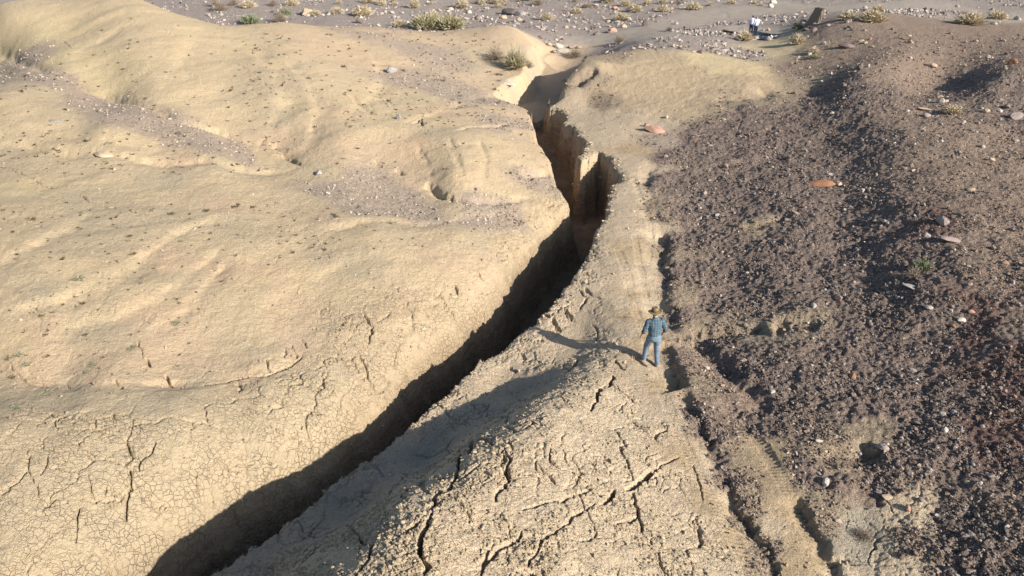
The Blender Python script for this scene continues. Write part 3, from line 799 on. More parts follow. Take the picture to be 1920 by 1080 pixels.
M_PINK = stone_mat("pink_rock", [(0, (.36,.22,.165)), (1, (.40,.25,.19))], 3)
M_RUST = stone_mat("rust_rock", [(0, (.28,.145,.085)), (1, (.32,.17,.10))], 3)
M_DARK = stone_mat("dark_rock", [(0, (.13,.105,.095)), (1, (.20,.16,.145))], 3)
M_GREY = stone_mat("grey_rock", [(0, (.24,.22,.205)), (1, (.34,.31,.29))], 3)
M_MAUVE = stone_mat("mauve_rock", [(0, (.25,.20,.185)), (1, (.33,.27,.245))], 3)

# rock shapes: spheres cut by random planes and roughened
def rock_mesh(name, seed, mat, sub=2, cuts=9, flat=.7):
    rng = random.Random(seed)
    bm = bmesh.new()
    bmesh.ops.create_icosphere(bm, subdivisions=sub, radius=.5)
    planes = []
    for k in range(cuts):
        n = Vector((rng.gauss(0, 1), rng.gauss(0, 1), rng.gauss(0, 1))).normalized()
        planes.append((n, rng.uniform(.27, .42)))
    for v in bm.verts:
        for n, d in planes:
            h = v.co.dot(n)
            if h > d: v.co -= n * (h - d)
        v.co *= 1 + rng.uniform(-.03, .03)
        v.co.z *= flat
    m = bpy.data.meshes.new(name)
    bm.to_mesh(m); bm.free()
    m.materials.append(mat)
    return m
ROCKM = {}
def rock_variant(mat, k, sub=2):
    key = (mat.name, k, sub)
    if key not in ROCKM:
        ROCKM[key] = rock_mesh("rock", 50 + k * 7 + sub, mat, sub, flat=(.6, .75, .9, .5, .8)[k % 5])
    return ROCKM[key]

def put_rock(u, v, wpx, mat, label=None, group=None, k=None, asp=None, rng=random, sink=.22, name="rock", cat="rock", tilt=.25):
    p = seen(u, v)
    dist = math.hypot(p.x, p.y, CAM_H - p.z)
    w = wpx * dist / FPX
    k = rng.randrange(8) if k is None else k
    o = bpy.data.objects.new(name, rock_variant(mat, k, 2 if wpx > 9 else 1)); C.objects.link(o)
    a = asp or (1, rng.uniform(.7, 1.0), rng.uniform(.75, 1.05))
    o.scale = (w * 1.2 * a[0], w * 1.2 * a[1], w * 1.1 * a[2])
    o.rotation_euler = (rng.uniform(-tilt, tilt), rng.uniform(-tilt, tilt), rng.uniform(0, 6.28) if asp is None else 0)
    o.location = (p.x, p.y, p.z + w * a[2] * (.36 - sink))
    tag(o, label, cat, group)
    return o

# ------------------------------------------------------------------ rocks one can point at
HERO_ROCKS = [
 (1228,241,34,'P',"pink boulder where the dark gravel meets the narrow end of the canyon",(1.25,.8,.55)),
 (1213,236,12,'P',"small pink block touching the left end of the pink boulder",None),
 (1250,219,9,'W',"white stone behind the pink boulder at the foot of the yellow mound",None),
 (1541,342,40,'R',"long rust-brown slab lying across the dark slope",(1.2,.55,.5)),
 (1573,345,12,'T',"pinkish stone touching the right end of the rust-brown slab",None),
 (1361,312,11,'P',"pale pink stone beside the dip on the dark slope",None),
 (1447,313,8,'W',"white chip on the dark slope above the rust-brown slab",None),
 (1767,415,24,'M',"mauve boulder with a pale right face and long shadow on the dark slope",None),
 (1738,442,18,'G',"upright pointed grey stone left of the flat mauve slab",(.6,.6,1.2)),
 (1783,447,30,'M',"flat mauve slab lying below the mauve boulder",(1.2,.7,.35)),
 (1818,356,14,'T',"tan stone on the brown slope above the mauve boulder",None),
 (1712,536,26,'G',"flat greenish-grey slab in the shaded hollow of the dark slope",(1.2,.7,.3)),
 (1573,560,14,'P',"pinkish block casting a shadow below the middle of the dark slope",None),
 (1525,573,13,'W',"white-faced stone left of the pinkish block",None),
 (1549,571,6,'W',"small white chip between two larger stones on the dark slope",None),
 (1740,576,14,'W',"grey and white stone at the top of the small stone cluster on the right",None),
 (1822,585,11,'P',"reddish-white stone at the right end of the small stone cluster",None),
 (1803,600,15,'W',"white stone in the middle of the small stone cluster",None),
 (1783,583,9,'G',"grey stone at the top left of the small stone cluster",None),
 (1786,612,10,'R',"rusty stone at the bottom of the small stone cluster",None),
 (1884,494,12,'P',"pale stone with a long shadow near the right edge of the dark slope",None),
 (1684,558,8,'W',"bright white chip in the deep shade of the dark slope",None),
 (1400,512,8,'W',"white stone low on the middle of the dark gravel",None),
 (1658,416,11,'W',"white stone lying in the long shaded band of the slope",None),
 (1617,357,11,'W',"white stone at the top of the long shaded band",None),
 (1582,394,8,'W',"bright chip left of the long shaded band",None),
 (1654,838,22,'M',"grey block beside the yellow scarp and its dark hole",None),
 (1547,905,16,'W',"white stone below the yellow scarp on the lower right",None),
 (1537,826,12,'W',"flat white stone above the yellow scarp",(1.2,.7,.4)),
 (1768,775,11,'W',"round white stone, left one of two near the red patch",None),
 (1789,773,12,'G',"round grey stone, right one of two near the red patch",None),
 (1771,806,12,'W',"smooth oval white stone below the two round stones",None),
 (1857,893,12,'W',"oval pale stone near the right edge among dark gravel",None),
 (1838,905,9,'W',"pale stone just left of the oval stone at the right edge",None),
 (1701,955,12,'P',"pinkish stone on the rim of the crusted pit",None),
 (1663,930,17,'T',"tan flat stone above the crusted pit",(1.1,.8,.4)),
 (1820,1003,12,'G',"grey stone right of the crusted pit",None),
 (1754,967,9,'W',"white chip at the right of the crusted pit",None),
 (1447,734,13,'W',"white stone at the lower edge of the big gravel field",None),
 (1598,706,15,'R',"orange-brown stone at the lower middle of the dark slope",None),
 (1710,694,13,'G',"grey stone below the shaded hollow",None),
 (1745,122,18,'T',"pale boulder on the brown mound in the upper right",None),
 (1706,79,10,'P',"pink round stone on top of the brown mound",None),
 (1754,80,6,'W',"small white stone beside the pink round stone",None),
 (1587,86,24,'D',"long dark rock lying on the flank of the brown mound",(1.2,.6,.6)),
 (1700,207,9,'W',"white stone in the rubble strip below the brown mound",None),
 (1764,190,16,'W',"upright white rock at the rubble strip on the right",(.7,.7,1.1)),
 (1735,203,22,'T',"flat tan slab left of the upright white rock",(1.2,.8,.4)),
 (1738,216,14,'M',"mauve block under the flat tan slab",None),
 (1901,218,22,'M',"mauve boulder at the right edge of the picture",None),
 (1888,200,14,'D',"dark stone above the mauve boulder at the right edge",None),
 (1899,118,14,'R',"rust stone near the right edge on the brown mound",None),
 (1568,124,9,'W',"white stone at the foot of the brown mound",None),
 (1612,127,14,'D',"dark rock standing on the crest of the shaded ridge",None),
 (1560,214,9,'W',"white stone on the shaded ridge of the dark slope",None),
 (1358,224,7,'W',"white stone on the upper left of the dark slope",None),
 (960,22,30,'D',"big dark split boulder in the middle of the wash",(1.1,.9,.75)),
 (976,26,22,'G',"grey boulder leaning on the right of the big dark boulder",None),
 (896,34,14,'D',"dark brown boulder left of the big boulder in the wash",None),
 (575,24,22,'T',"tan boulder standing in the wash behind the yellow dome",None),
 (676,40,18,'D',"dark rock at the end of the row of pale stones in the wash",None),
 (1148,58,17,'P',"pinkish-white boulder standing beside the wheel track",(.9,.8,1.0)),
 (1140,60,11,'D',"dark stone touching the pinkish-white boulder",None),
 (1118,64,11,'D',"dark brown stone left of the pinkish-white boulder",None),
 (1180,37,10,'W',"white stone in front of a round shrub in the wash",None),
 (1170,50,11,'T',"tan stone beside the dark cleft in the wash",None),
 (1210,46,14,'D',"dark upright rock beyond the wheel track",(.7,.7,1.2)),
 (1268,44,9,'W',"white stone at the right end of the stone row by the wheel track",None),
 (1153,15,15,'P',"pale pink boulder near the top of the wash",None),
 (1115,9,13,'W',"white boulder high in the wash",None),
 (1048,87,17,'W',"white boulder, largest of the pile at the canyon head",None),
 (1057,96,19,'W',"white slab lying in front of the pile at the canyon head",(1.2,.9,.6)),
 (1040,97,12,'G',"grey stone at the left of the pile at the canyon head",None),
 (1071,88,14,'M',"mauve stone behind the pile at the canyon head",None),
 (1085,88,13,'T',"tan stone at the right of the pile at the canyon head",None),
 (1030,84,11,'T',"tan stone left of the pile at the canyon head",None),
 (1022,79,9,'W',"pale stone on the bank left of the canyon head",None),
 (1012,70,11,'D',"dark stone at the tip of the yellow spur",None),
 (1450,4,13,'W',"cluster-topping white boulder at the upper edge of the wash",None),
 (1445,12,12,'W',"white rock under the large one at the upper edge",None),
 (1419,71,10,'W',"pale stone at the right feet of the two people",None),
 (1440,73,16,'G',"grey stone resting on the front edge of the dark sheet",None),
 (1432,56,8,'W',"left one of two pale stones behind the dark sheet",None),
 (1440,56,8,'T',"right one of two pale stones behind the dark sheet",None),
 (1490,73,12,'W',"pale stone right of the dark sheet",None),
 (1312,98,10,'D',"dark stone on the yellow mound",None),
 (1299,97,8,'T',"tan stone left of the dark stone on the yellow mound",None),
 (1350,61,8,'T',"tan stone at the left end of the plank",None),
 (734,132,20,'G',"grey rock lying on the peach-coloured slope of the upper dome",None),
 (748,221,16,'G',"upright grey stone on the clay left of the narrow canyon",(.6,.6,.9)),
 (195,288,26,'T',"tan slab lying where the stony spur meets the lower dome",(1.2,.8,.5)),
 (335,249,12,'D',"dark stone in the stony strip of the upper left",None),
 (598,325,15,'G',"grey stone at the start of the stony gully",None),
 (105,225,20,'G',"flat grey stone alone on the clay of the upper left",(1.2,.6,.25)),
 (1077,299,7,'W',"white stone lodged on the ledge inside the canyon",None),
 (952,155,20,'W',"white salt-crusted block below the twiggy bush",(1.3,1.0,.4)),
 (1057,150,10,'G',"pale grey stone in the shade at the canyon head",None),
 (1622,14,10,'W',"white stone beside the road on the horizon side",None),
 (1795,12,8,'W',"white stone on the far road edge",None),
 (1884,32,16,'T',"tan boulder near the upper right corner",None),
 (1907,35,13,'W',"pale boulder at the upper right corner",None),
 (1863,45,10,'W',"white stone right of the large tan shrub",None),
]
MM = {'P': M_PINK, 'W': M_WHITE, 'R': M_RUST, 'T': M_TAN, 'M': M_MAUVE, 'G': M_GREY, 'D': M_DARK}
rngh = random.Random(11)
for (u, v, w, mk, lab, asp) in HERO_ROCKS:
    put_rock(u, v + w * .15, w, MM[mk], lab, None, None, asp, rngh)

rngr = random.Random(29)
STREWN = []
def strew(n, region, sizes, mats, label, group):
    k = 0
    while k < n:
        u = rngr.uniform(region[0], region[2]); v = rngr.uniform(region[1], region[3])
        if len(region) > 4 and not region[4](u, v): continue
        w = sizes[0] + (sizes[1] - sizes[0]) * rngr.random() ** 2
        mk = rngr.choice(mats)
        o = put_rock(u, v, w, MM[mk], label, group, rng=rngr, name="stone", cat="stone")
        STREWN.append((o, u, v, w, mk))
        k += 1
strew(70, (560, 12, 880, 50, lambda u, v: v < 26 + (u - 520) * .055 and v > 18), (5, 11), "WWWTG", "pale angular stone in the band of rubble behind the yellow spur", "pale stones in the rubble band behind the spur")
strew(50, (860, 8, 1090, 60, lambda u, v: v < 56), (5, 11), "WTGDM", "weathered stone strewn around the big dark boulder in the wash", "stones around the big boulder in the wash")
strew(40, (1090, 4, 1280, 66, lambda u, v: v < 66 - (u - 1090) * .12), (4.5, 9), "WTDPM", "stone strewn over the wash left of the wheel track", "stones left of the wheel track")
strew(26, (1480, 20, 1600, 60), (6, 12), "DGMT", "dark stone on the rubble around the upright slab", "rubble stones around the upright slab")
strew(34, (1600, 55, 1900, 150), (5, 10), "TDMR", "brown stone scattered over the mound in the upper right", "stones on the brown mound")
strew(30, (1700, 170, 1910, 300), (6, 11), "MTGW", "stone in the rubble strip below the brown mound", "stones in the rubble strip")
strew(60, (1300, 330, 1700, 900, lambda u, v: u > 1330 + (v - 500) * .45), (6, 10), "MGTMD", "small stone casting a long shadow on the dark slope", "small stones on the dark slope")
strew(26, (1720, 420, 1915, 1060), (6, 11), "MGTMD", "small stone near the right edge of the dark slope", "small stones at the right edge")

MARKS = [(575,24,"the tan boulder in the wash"),(680,20,"the shrub in the rubble band"),(777,12,"the tall narrow bush"),(820,44,"the green thicket"),(960,22,"the big dark boulder"),
 (1026,32,"the brownish shrub"),(1153,15,"the pale pink boulder"),(1148,52,"the pinkish boulder by the track"),(1190,18,"the round straw shrub"),(1243,16,"the stacked pair of shrubs"),(1080,20,"the round tan shrub"),
 (1210,44,"the dark upright rock"),(1525,30,"the upright slab"),(1587,32,"the shrub beside the slab"),(1587,84,"the long dark rock"),(1640,32,"the shrub on the mound"),(1745,120,"the boulder on the brown mound"),
 (1706,77,"the pink round stone"),(1815,36,"the large tan shrub"),(1800,145,"the small dark mound"),(1764,190,"the upright white rock"),(1901,215,"the mauve edge boulder"),(1818,352,"the tan stone of the brown slope"),
 (1541,342,"the rust-brown slab"),(1440,415,"the short yellow scarp"),(1225,240,"the pink boulder"),(1232,640,"the walker"),(1420,605,"the long yellow scarp"),(1573,558,"the pinkish block"),(1767,412,"the mauve boulder"),
 (1783,445,"the flat mauve slab"),(1712,534,"the greenish slab"),(1800,598,"the small stone cluster"),(1769,775,"the pair of round stones"),(1654,836,"the block at the yellow scarp"),(1857,893,"the oval pale stone"),
 (1640,1020,"the crusted pit"),(1447,732,"the white stone of the gravel field"),(1547,903,"the white stone under the scarp"),(1400,300,"the dip in the dark slope")]
COL = {'P': "pinkish", 'W': "whitish", 'R': "rusty", 'T': "tan", 'M': "mauve", 'G': "grey", 'D': "dark"}
def _side(du, dv):
    s = []
    if abs(dv) > abs(du) * .4: s.append("above" if dv < 0 else "below")
    if abs(du) > abs(dv) * .4: s.append("left" if du < 0 else "right")
    s = " and ".join(s)
    return s if s in ("above", "below") else s + " of"
_lab = {}
for (o, u, v, w, mk) in STREWN:
    d, mu, mv, nm = min((math.hypot(u - a, (v - b) * 1.6), a, b, n) for a, b, n in MARKS)
    size = "small" if w < 6.5 else ("larger" if w > 8.5 else "middling")
    _lab.setdefault((size, COL[mk], _side(u - mu, v - mv), nm), []).append((d, o))
ORD = ["nearest", "second nearest", "third nearest", "fourth nearest", "fifth nearest", "sixth nearest"]
for (size, c_, sd_, nm), lst in _lab.items():
    lst.sort(key=lambda t: t[0])
    for i, (d, o) in enumerate(lst):
        o['label'] = f"{size} {c_} stone {sd_} {nm}" + (f", {ORD[min(i, 5)]}" if len(lst) > 1 else "")

# ------------------------------------------------------------------ gravel, crumbs, rubble: nobody could count them
def scatter_tree():
    nt = bpy.data.node_groups.new("scatter_stones", 'GeometryNodeTree')
    nt.interface.new_socket("Geometry", in_out='INPUT', socket_type='NodeSocketGeometry')
    nt.interface.new_socket("Material", in_out='INPUT', socket_type='NodeSocketMaterial')
    nt.interface.new_socket("Geometry", in_out='OUTPUT', socket_type='NodeSocketGeometry')
    N = nt.nodes; L = nt.links
    gi = N.new('NodeGroupInput'); go = N.new('NodeGroupOutput')
    join = N.new('GeometryNodeJoinGeometry')
    for k in range(6):
        ico = N.new('GeometryNodeMeshIcoSphere'); ico.inputs['Radius'].default_value = .5; ico.inputs['Subdivisions'].default_value = 2 if k < 3 else 1
        nz = N.new('ShaderNodeTexNoise'); nz.noise_dimensions = '4D'
        nz.inputs['Scale'].default_value = 1.7; nz.inputs['W'].default_value = 3.7 * k + 1.1; nz.inputs['Detail'].default_value = 1
        sub = N.new('ShaderNodeVectorMath'); sub.operation = 'SUBTRACT'; sub.inputs[1].default_value = (.5, .5, .5)
        scl = N.new('ShaderNodeVectorMath'); scl.operation = 'SCALE'; scl.inputs['Scale'].default_value = 1.5
        sp_ = N.new('GeometryNodeSetPosition')
        L.new(nz.outputs['Color'], sub.inputs[0]); L.new(sub.outputs[0], scl.inputs[0]); L.new(scl.outputs[0], sp_.inputs['Offset'])
        L.new(ico.outputs[0], sp_.inputs[0])
        ss = N.new('GeometryNodeSetShadeSmooth'); ss.inputs['Shade Smooth'].default_value = False
        L.new(sp_.outputs[0], ss.inputs[0])
        sm = N.new('GeometryNodeSetMaterial'); L.new(ss.outputs[0], sm.inputs[0]); L.new(gi.outputs['Material'], sm.inputs['Material'])
        g2 = N.new('GeometryNodeGeometryToInstance'); L.new(sm.outputs[0], g2.inputs[0]); L.new(g2.outputs[0], join.inputs[0])
    iop = N.new('GeometryNodeInstanceOnPoints'); iop.inputs['Pick Instance'].default_value = True
    L.new(gi.outputs['Geometry'], iop.inputs['Points']); L.new(join.outputs[0], iop.inputs['Instance'])
    sz = N.new('GeometryNodeInputNamedAttribute'); sz.data_type = 'FLOAT_VECTOR'; sz.inputs[0].default_value = "size"
    rt = N.new('GeometryNodeInputNamedAttribute'); rt.data_type = 'FLOAT_VECTOR'; rt.inputs[0].default_value = "turn"
    L.new(sz.outputs[0], iop.inputs['Scale']); L.new(rt.outputs[0], iop.inputs['Rotation'])
    L.new(iop.outputs[0], go.inputs[0])
    return nt
SCATTER = scatter_tree()
nrg = np.random.default_rng(5)

def scatter(name, x, y, size, mat, label, cat, flat=.7, sink=.2):
    z = ground_z(x, y)
    n = x.size
    m = bpy.data.meshes.new(name)
    m.vertices.add(n)
    asp = nrg.uniform(.65, 1.25, (n, 3)); asp[:, 2] *= flat
    m.vertices.foreach_set("co", np.stack([x, y, z + size * asp[:, 2] * (.5 - sink)], 1).astype(np.float32).ravel())
    a = m.attributes.new("size", 'FLOAT_VECTOR', 'POINT'); a.data.foreach_set("vector", (asp * size[:, None]).astype(np.float32).ravel())
    t = m.attributes.new("turn", 'FLOAT_VECTOR', 'POINT')
    tr = nrg.uniform(-.5, .5, (n, 3)); tr[:, 2] = nrg.uniform(0, 6.28, n)
    t.data.foreach_set("vector", tr.astype(np.float32).ravel())
    o = bpy.data.objects.new(name, m); C.objects.link(o)
    md = o.modifiers.new("stones", 'NODES'); md.node_group = SCATTER
    for it in SCATTER.interface.items_tree:
        if it.name == "Material": md[it.identifier] = mat
    tag(o, label, cat, None, 'stuff')
    return o

def sample(n, y0, y1, t0, t1, pw=-1.0):
    """points spread about evenly over the picture, so fewer per square metre far off"""
    q = nrg.random(n)
    y = (y0 ** pw + (y1 ** pw - y0 ** pw) * q) ** (1 / pw)
    x = nrg.uniform(t0, t1, n) * (y + 4)
    return x, y

def table(arr, x, y):
    j = np.clip(np.searchsorted(_yr, y) - 1, 0, nR - 2)
    i = np.clip(np.searchsorted(_t, x / (np.maximum(y, 8) + 4)), 0, nC - 1)
    return arr.reshape(nR, nC)[j, i]
GRAV = GK[:, 3]; LUM = GK[:, 0]

x, y = sample(260000, 9.2, 62, -.02, .72, -1.0)
g = table(GRAV, x, y); dark = table(LUM, x, y); dd = table(GD, x, y)
clump = fbm(x * .8, y * .8, 71, 3)
keep = (nrg.random(x.size) < np.clip(g * (.50 + 1.5 * clump), .04, 1)) & (g > .22) & (dd < .05)
x, y, dark = x[keep], y[keep], dark[keep]
size = (.016 + .05 * nrg.random(x.size) ** 3.0 + .07 * (nrg.random(x.size) > .985)) * (1 + np.maximum(y - 18, 0) / 26)
md_ = dark < .235
scatter("gravel", x[md_], y[md_], size[md_], M_GRAVEL, "dark purple-brown gravel covering the slope on the right", "gravel")
scatter("gravel", x[~md_], y[~md_], size[~md_], M_BROWNG, "brown gravel over the mound and path edges on the right", "gravel")

x, y = sample(60000, 48, 118, -.45, .66, -1.2)
g = table(GRAV, x, y); wk = ground_z(x, y)
isw = (g > .6) & (table(LUM, x, y) > .312) & ~((x < 4) & (wk > -.45))
cl = fbm(x * .22, y * .10, 72, 3)
keep = isw & (nrg.random(x.size) < np.clip(.30 + 2.2 * cl, .04, 1))
x, y = x[keep], y[keep]
size = .07 + .30 * nrg.random(x.size) ** 3.2
scatter("wash_rubble", x, y, size, M_WASH, "grey and white rubble strewn over the flat wash at the top", "rubble")

x, y = sample(90000, 14, 75, -.66, .06, -1.0)
g = table(GRAV, x, y); dd = table(GD, x, y)
cl = fbm(x * .7, y * .7, 74, 3)
keep = (nrg.random(x.size) < np.clip((g - .04) * (.9 + 1.6 * cl), .012, .8)) & (dd < .05)
x, y = x[keep], y[keep]
size = (.018 + .065 * nrg.random(x.size) ** 3) * (1 + np.maximum(y - 20, 0) / 34)
scatter("stone_chips", x, y, size, M_CHIP, "small stone chips sprinkled in the gullies of the yellow domes", "stone chips")

x, y = sample(150000, 9.2, 46, -.66, .4, -1.0)
rg = table(GK[:, 5], x, y); g = table(GRAV, x, y); dd = table(GD, x, y)
cl = fbm(x * .9, y * .9, 73, 3)
keep = (nrg.random(x.size) < np.clip((rg - .30) * .9 * (.5 + cl * 1.2), 0, .8) * np.clip(1 - g * 2, 0, 1)) & (dd < .03)
x, y = x[keep], y[keep]
size = (.015 + .055 * nrg.random(x.size) ** 3.0) * (1 + np.maximum(y - 18, 0) / 40)
scatter("clay_crumbs", x, y, size, M_CRUMB, "crumbs of dry clay lying on the ridge and the canyon edges", "clay crumbs")

# blocks broken off the rims, some lying on the canyon floor
bx, by, bs = [], [], []
for P_, n_, off_ in ((RR, 1500, .22), (RL, 700, .24)):
    seg_ = nrg.integers(0, len(P_) - 1, n_)
    t_ = nrg.random(n_)
    q_ = P_[seg_] * (1 - t_)[:, None] + P_[seg_ + 1] * t_[:, None]
    bx.append(q_[:, 0] + nrg.normal(0, off_, n_)); by.append(q_[:, 1] + nrg.normal(0, off_, n_))
    bs.append((.025 + .11 * nrg.random(n_) ** 3.2) * np.interp(q_[:, 1], [12, 45], [.8, 1.3]))
scatter("rim_blocks", np.concatenate(bx), np.concatenate(by), np.concatenate(bs), M_CRUMB, "broken clay blocks along the rims and floor of the canyon", "clay blocks", .55, .3)

# ------------------------------------------------------------------ plants
def leaf_mat(name, stops, rough=.8):
    m, nt, b = new_mat(name)
    b.inputs['Roughness'].default_value = rough
    tc = nt.nodes.new('ShaderNodeTexCoord')
    n = node(nt, 'ShaderNodeTexNoise', Scale=14, Detail=3)
    nt.links.new(tc.outputs['Object'], n.inputs['Vector'])
    nt.links.new(ramp(nt, n.outputs[0], stops), b.inputs['Base Color'])
    return m
M_STRAW = leaf_mat("dry_straw_twigs", [(.3, (.40,.33,.22)), (.5, (.50,.42,.29)), (.7, (.58,.50,.37))])
M_TWIG = leaf_mat("dark_twigs", [(.3, (.20,.16,.12)), (.7, (.32,.26,.20))])
M_OLIVE = leaf_mat("olive_leaves", [(.3, (.22,.20,.11)), (.5, (.33,.30,.18)), (.7, (.42,.38,.25))])
M_DUSTY = leaf_mat("dusty_green_leaves", [(.3, (.15,.17,.10)), (.7, (.28,.30,.19))])
M_DRYTUFT = leaf_mat("dry_brown_leaves", [(.3, (.085,.07,.04)), (.7, (.17,.14,.08))])

def twig_cloud(n, rad, h, blade, width, seed, spread=1.0, up=.6, lo=.1):
    """many thin curved blades growing outward from a root, two triangles and a bend each"""
    rng = np.random.default_rng(seed)
    vs, fs = [], []
    for k in range(n):
        a = rng.uniform(0, 2 * math.pi); e = math.asin(rng.uniform(lo, 1.0))
        d = np.array((math.cos(a) * math.cos(e) * spread, math.sin(a) * math.cos(e) * spread, math.sin(e)))
        r0 = rng.uniform(.15, .95)
        p = d * r0 * np.array((rad, rad, h)) * rng.uniform(.75, 1.0)
        dirn = d + rng.normal(0, .45, 3); dirn[2] = abs(dirn[2]) * up + .15
        dirn /= np.linalg.norm(dirn)
        L = blade * rng.uniform(.6, 1.3)
        s = np.cross(dirn, rng.normal(0, 1, 3)); s /= np.linalg.norm(s) + 1e-9
        w = width * rng.uniform(.6, 1.4)
        i = len(vs)
        bend = rng.normal(0, .15, 3) * L
        vs += [p - s * w, p + s * w, p + dirn * L * .5 + bend + s * w * .8, p + dirn * L * .5 + bend - s * w * .8, p + dirn * L + bend * 1.5]
        fs += [(i, i + 1, i + 2, i + 3), (i + 3, i + 2, i + 4)]
    return vs, fs

def branches(n, rad, h, seed, r=.012):
    rng = random.Random(seed); vs, fs = [], []
    for k in range(n):
        a = rng.uniform(0, 6.28); e = rng.uniform(.25, 1.4)
        d = Vector((math.cos(a) * math.cos(e) * rad, math.sin(a) * math.cos(e) * rad, math.sin(e) * h))
        mid = d * .5 + Vector((rng.uniform(-.1, .1) * rad, rng.uniform(-.1, .1) * rad, .08 * h))
        for (p, q_, r0, r1) in ((Vector((0, 0, -.03)), mid, r, r * .7), (mid, d * .95, r * .7, r * .3)):
            ax = (q_ - p).normalized(); s = ax.orthogonal().normalized(); t_ = ax.cross(s)
            i = len(vs)
            for c_, rr in ((p, r0), (q_, r1)):
                for j in range(4):
                    an = j * math.pi / 2
                    vs.append(c_ + (s * math.cos(an) + t_ * math.sin(an)) * rr)
            for j in range(4):
                fs.append((i + j, i + (j + 1) % 4, i + 4 + (j + 1) % 4, i + 4 + j))
    return vs, fs

def shrub_proto(n, spread_h, mat, seed, blade=.20, width=.013, nb=14, lo=.1, up=.6):
    root = empty("desert_shrub", (0, 0, 0))
    v, f = twig_cloud(n, .5, spread_h, blade, width, seed, 1.0, up, lo)
    mesh_obj("foliage", v, f, mat, root)
    v, f = branches(nb, .45, spread_h * .9, seed + 1)
    mesh_obj("branches", v, f, M_TWIG, root)
    return root
SHRUBS = {
 'S': shrub_proto(1100, .42, M_STRAW, 1), 's': shrub_proto(1000, .5, M_STRAW, 2, .2),
 'T': shrub_proto(900, .85, M_STRAW, 3, .25), 'O': shrub_proto(1300, .38, M_OLIVE, 4, .2),
 'W': shrub_proto(420, .6, M_TWIG, 5, .3, .006, 34), 'L': shrub_proto(620, .75, M_OLIVE, 6, .3, .010, 26, .2, 1.0),
 'G': shrub_proto(900, .40, M_DUSTY, 7, .2),
}
_used = set()
def put_shrub(kind, u, v, wpx, label, group=None, rz=0, name="desert_shrub", cat="shrub", hs=1.0):
    p = seen(u, v)
    w = wpx * math.hypot(p.x, p.y, CAM_H - p.z) / FPX
    pr = SHRUBS[kind]
    if kind in _used:
        o = pr.copy(); C.objects.link(o)
        for ch in list(pr.children):
            c = ch.copy(); C.objects.link(c); c.parent = o
    else:
        o = pr; _used.add(kind)
    o.name = name
    o.location = p + Vector((0, 0, -.02)); o.scale = (w, w, w * hs); o.rotation_euler = (0, 0, rz)
    for k in ('label', 'category', 'group'):
        if k in o: del o[k]
    tag(o, label, cat, group)
    return o
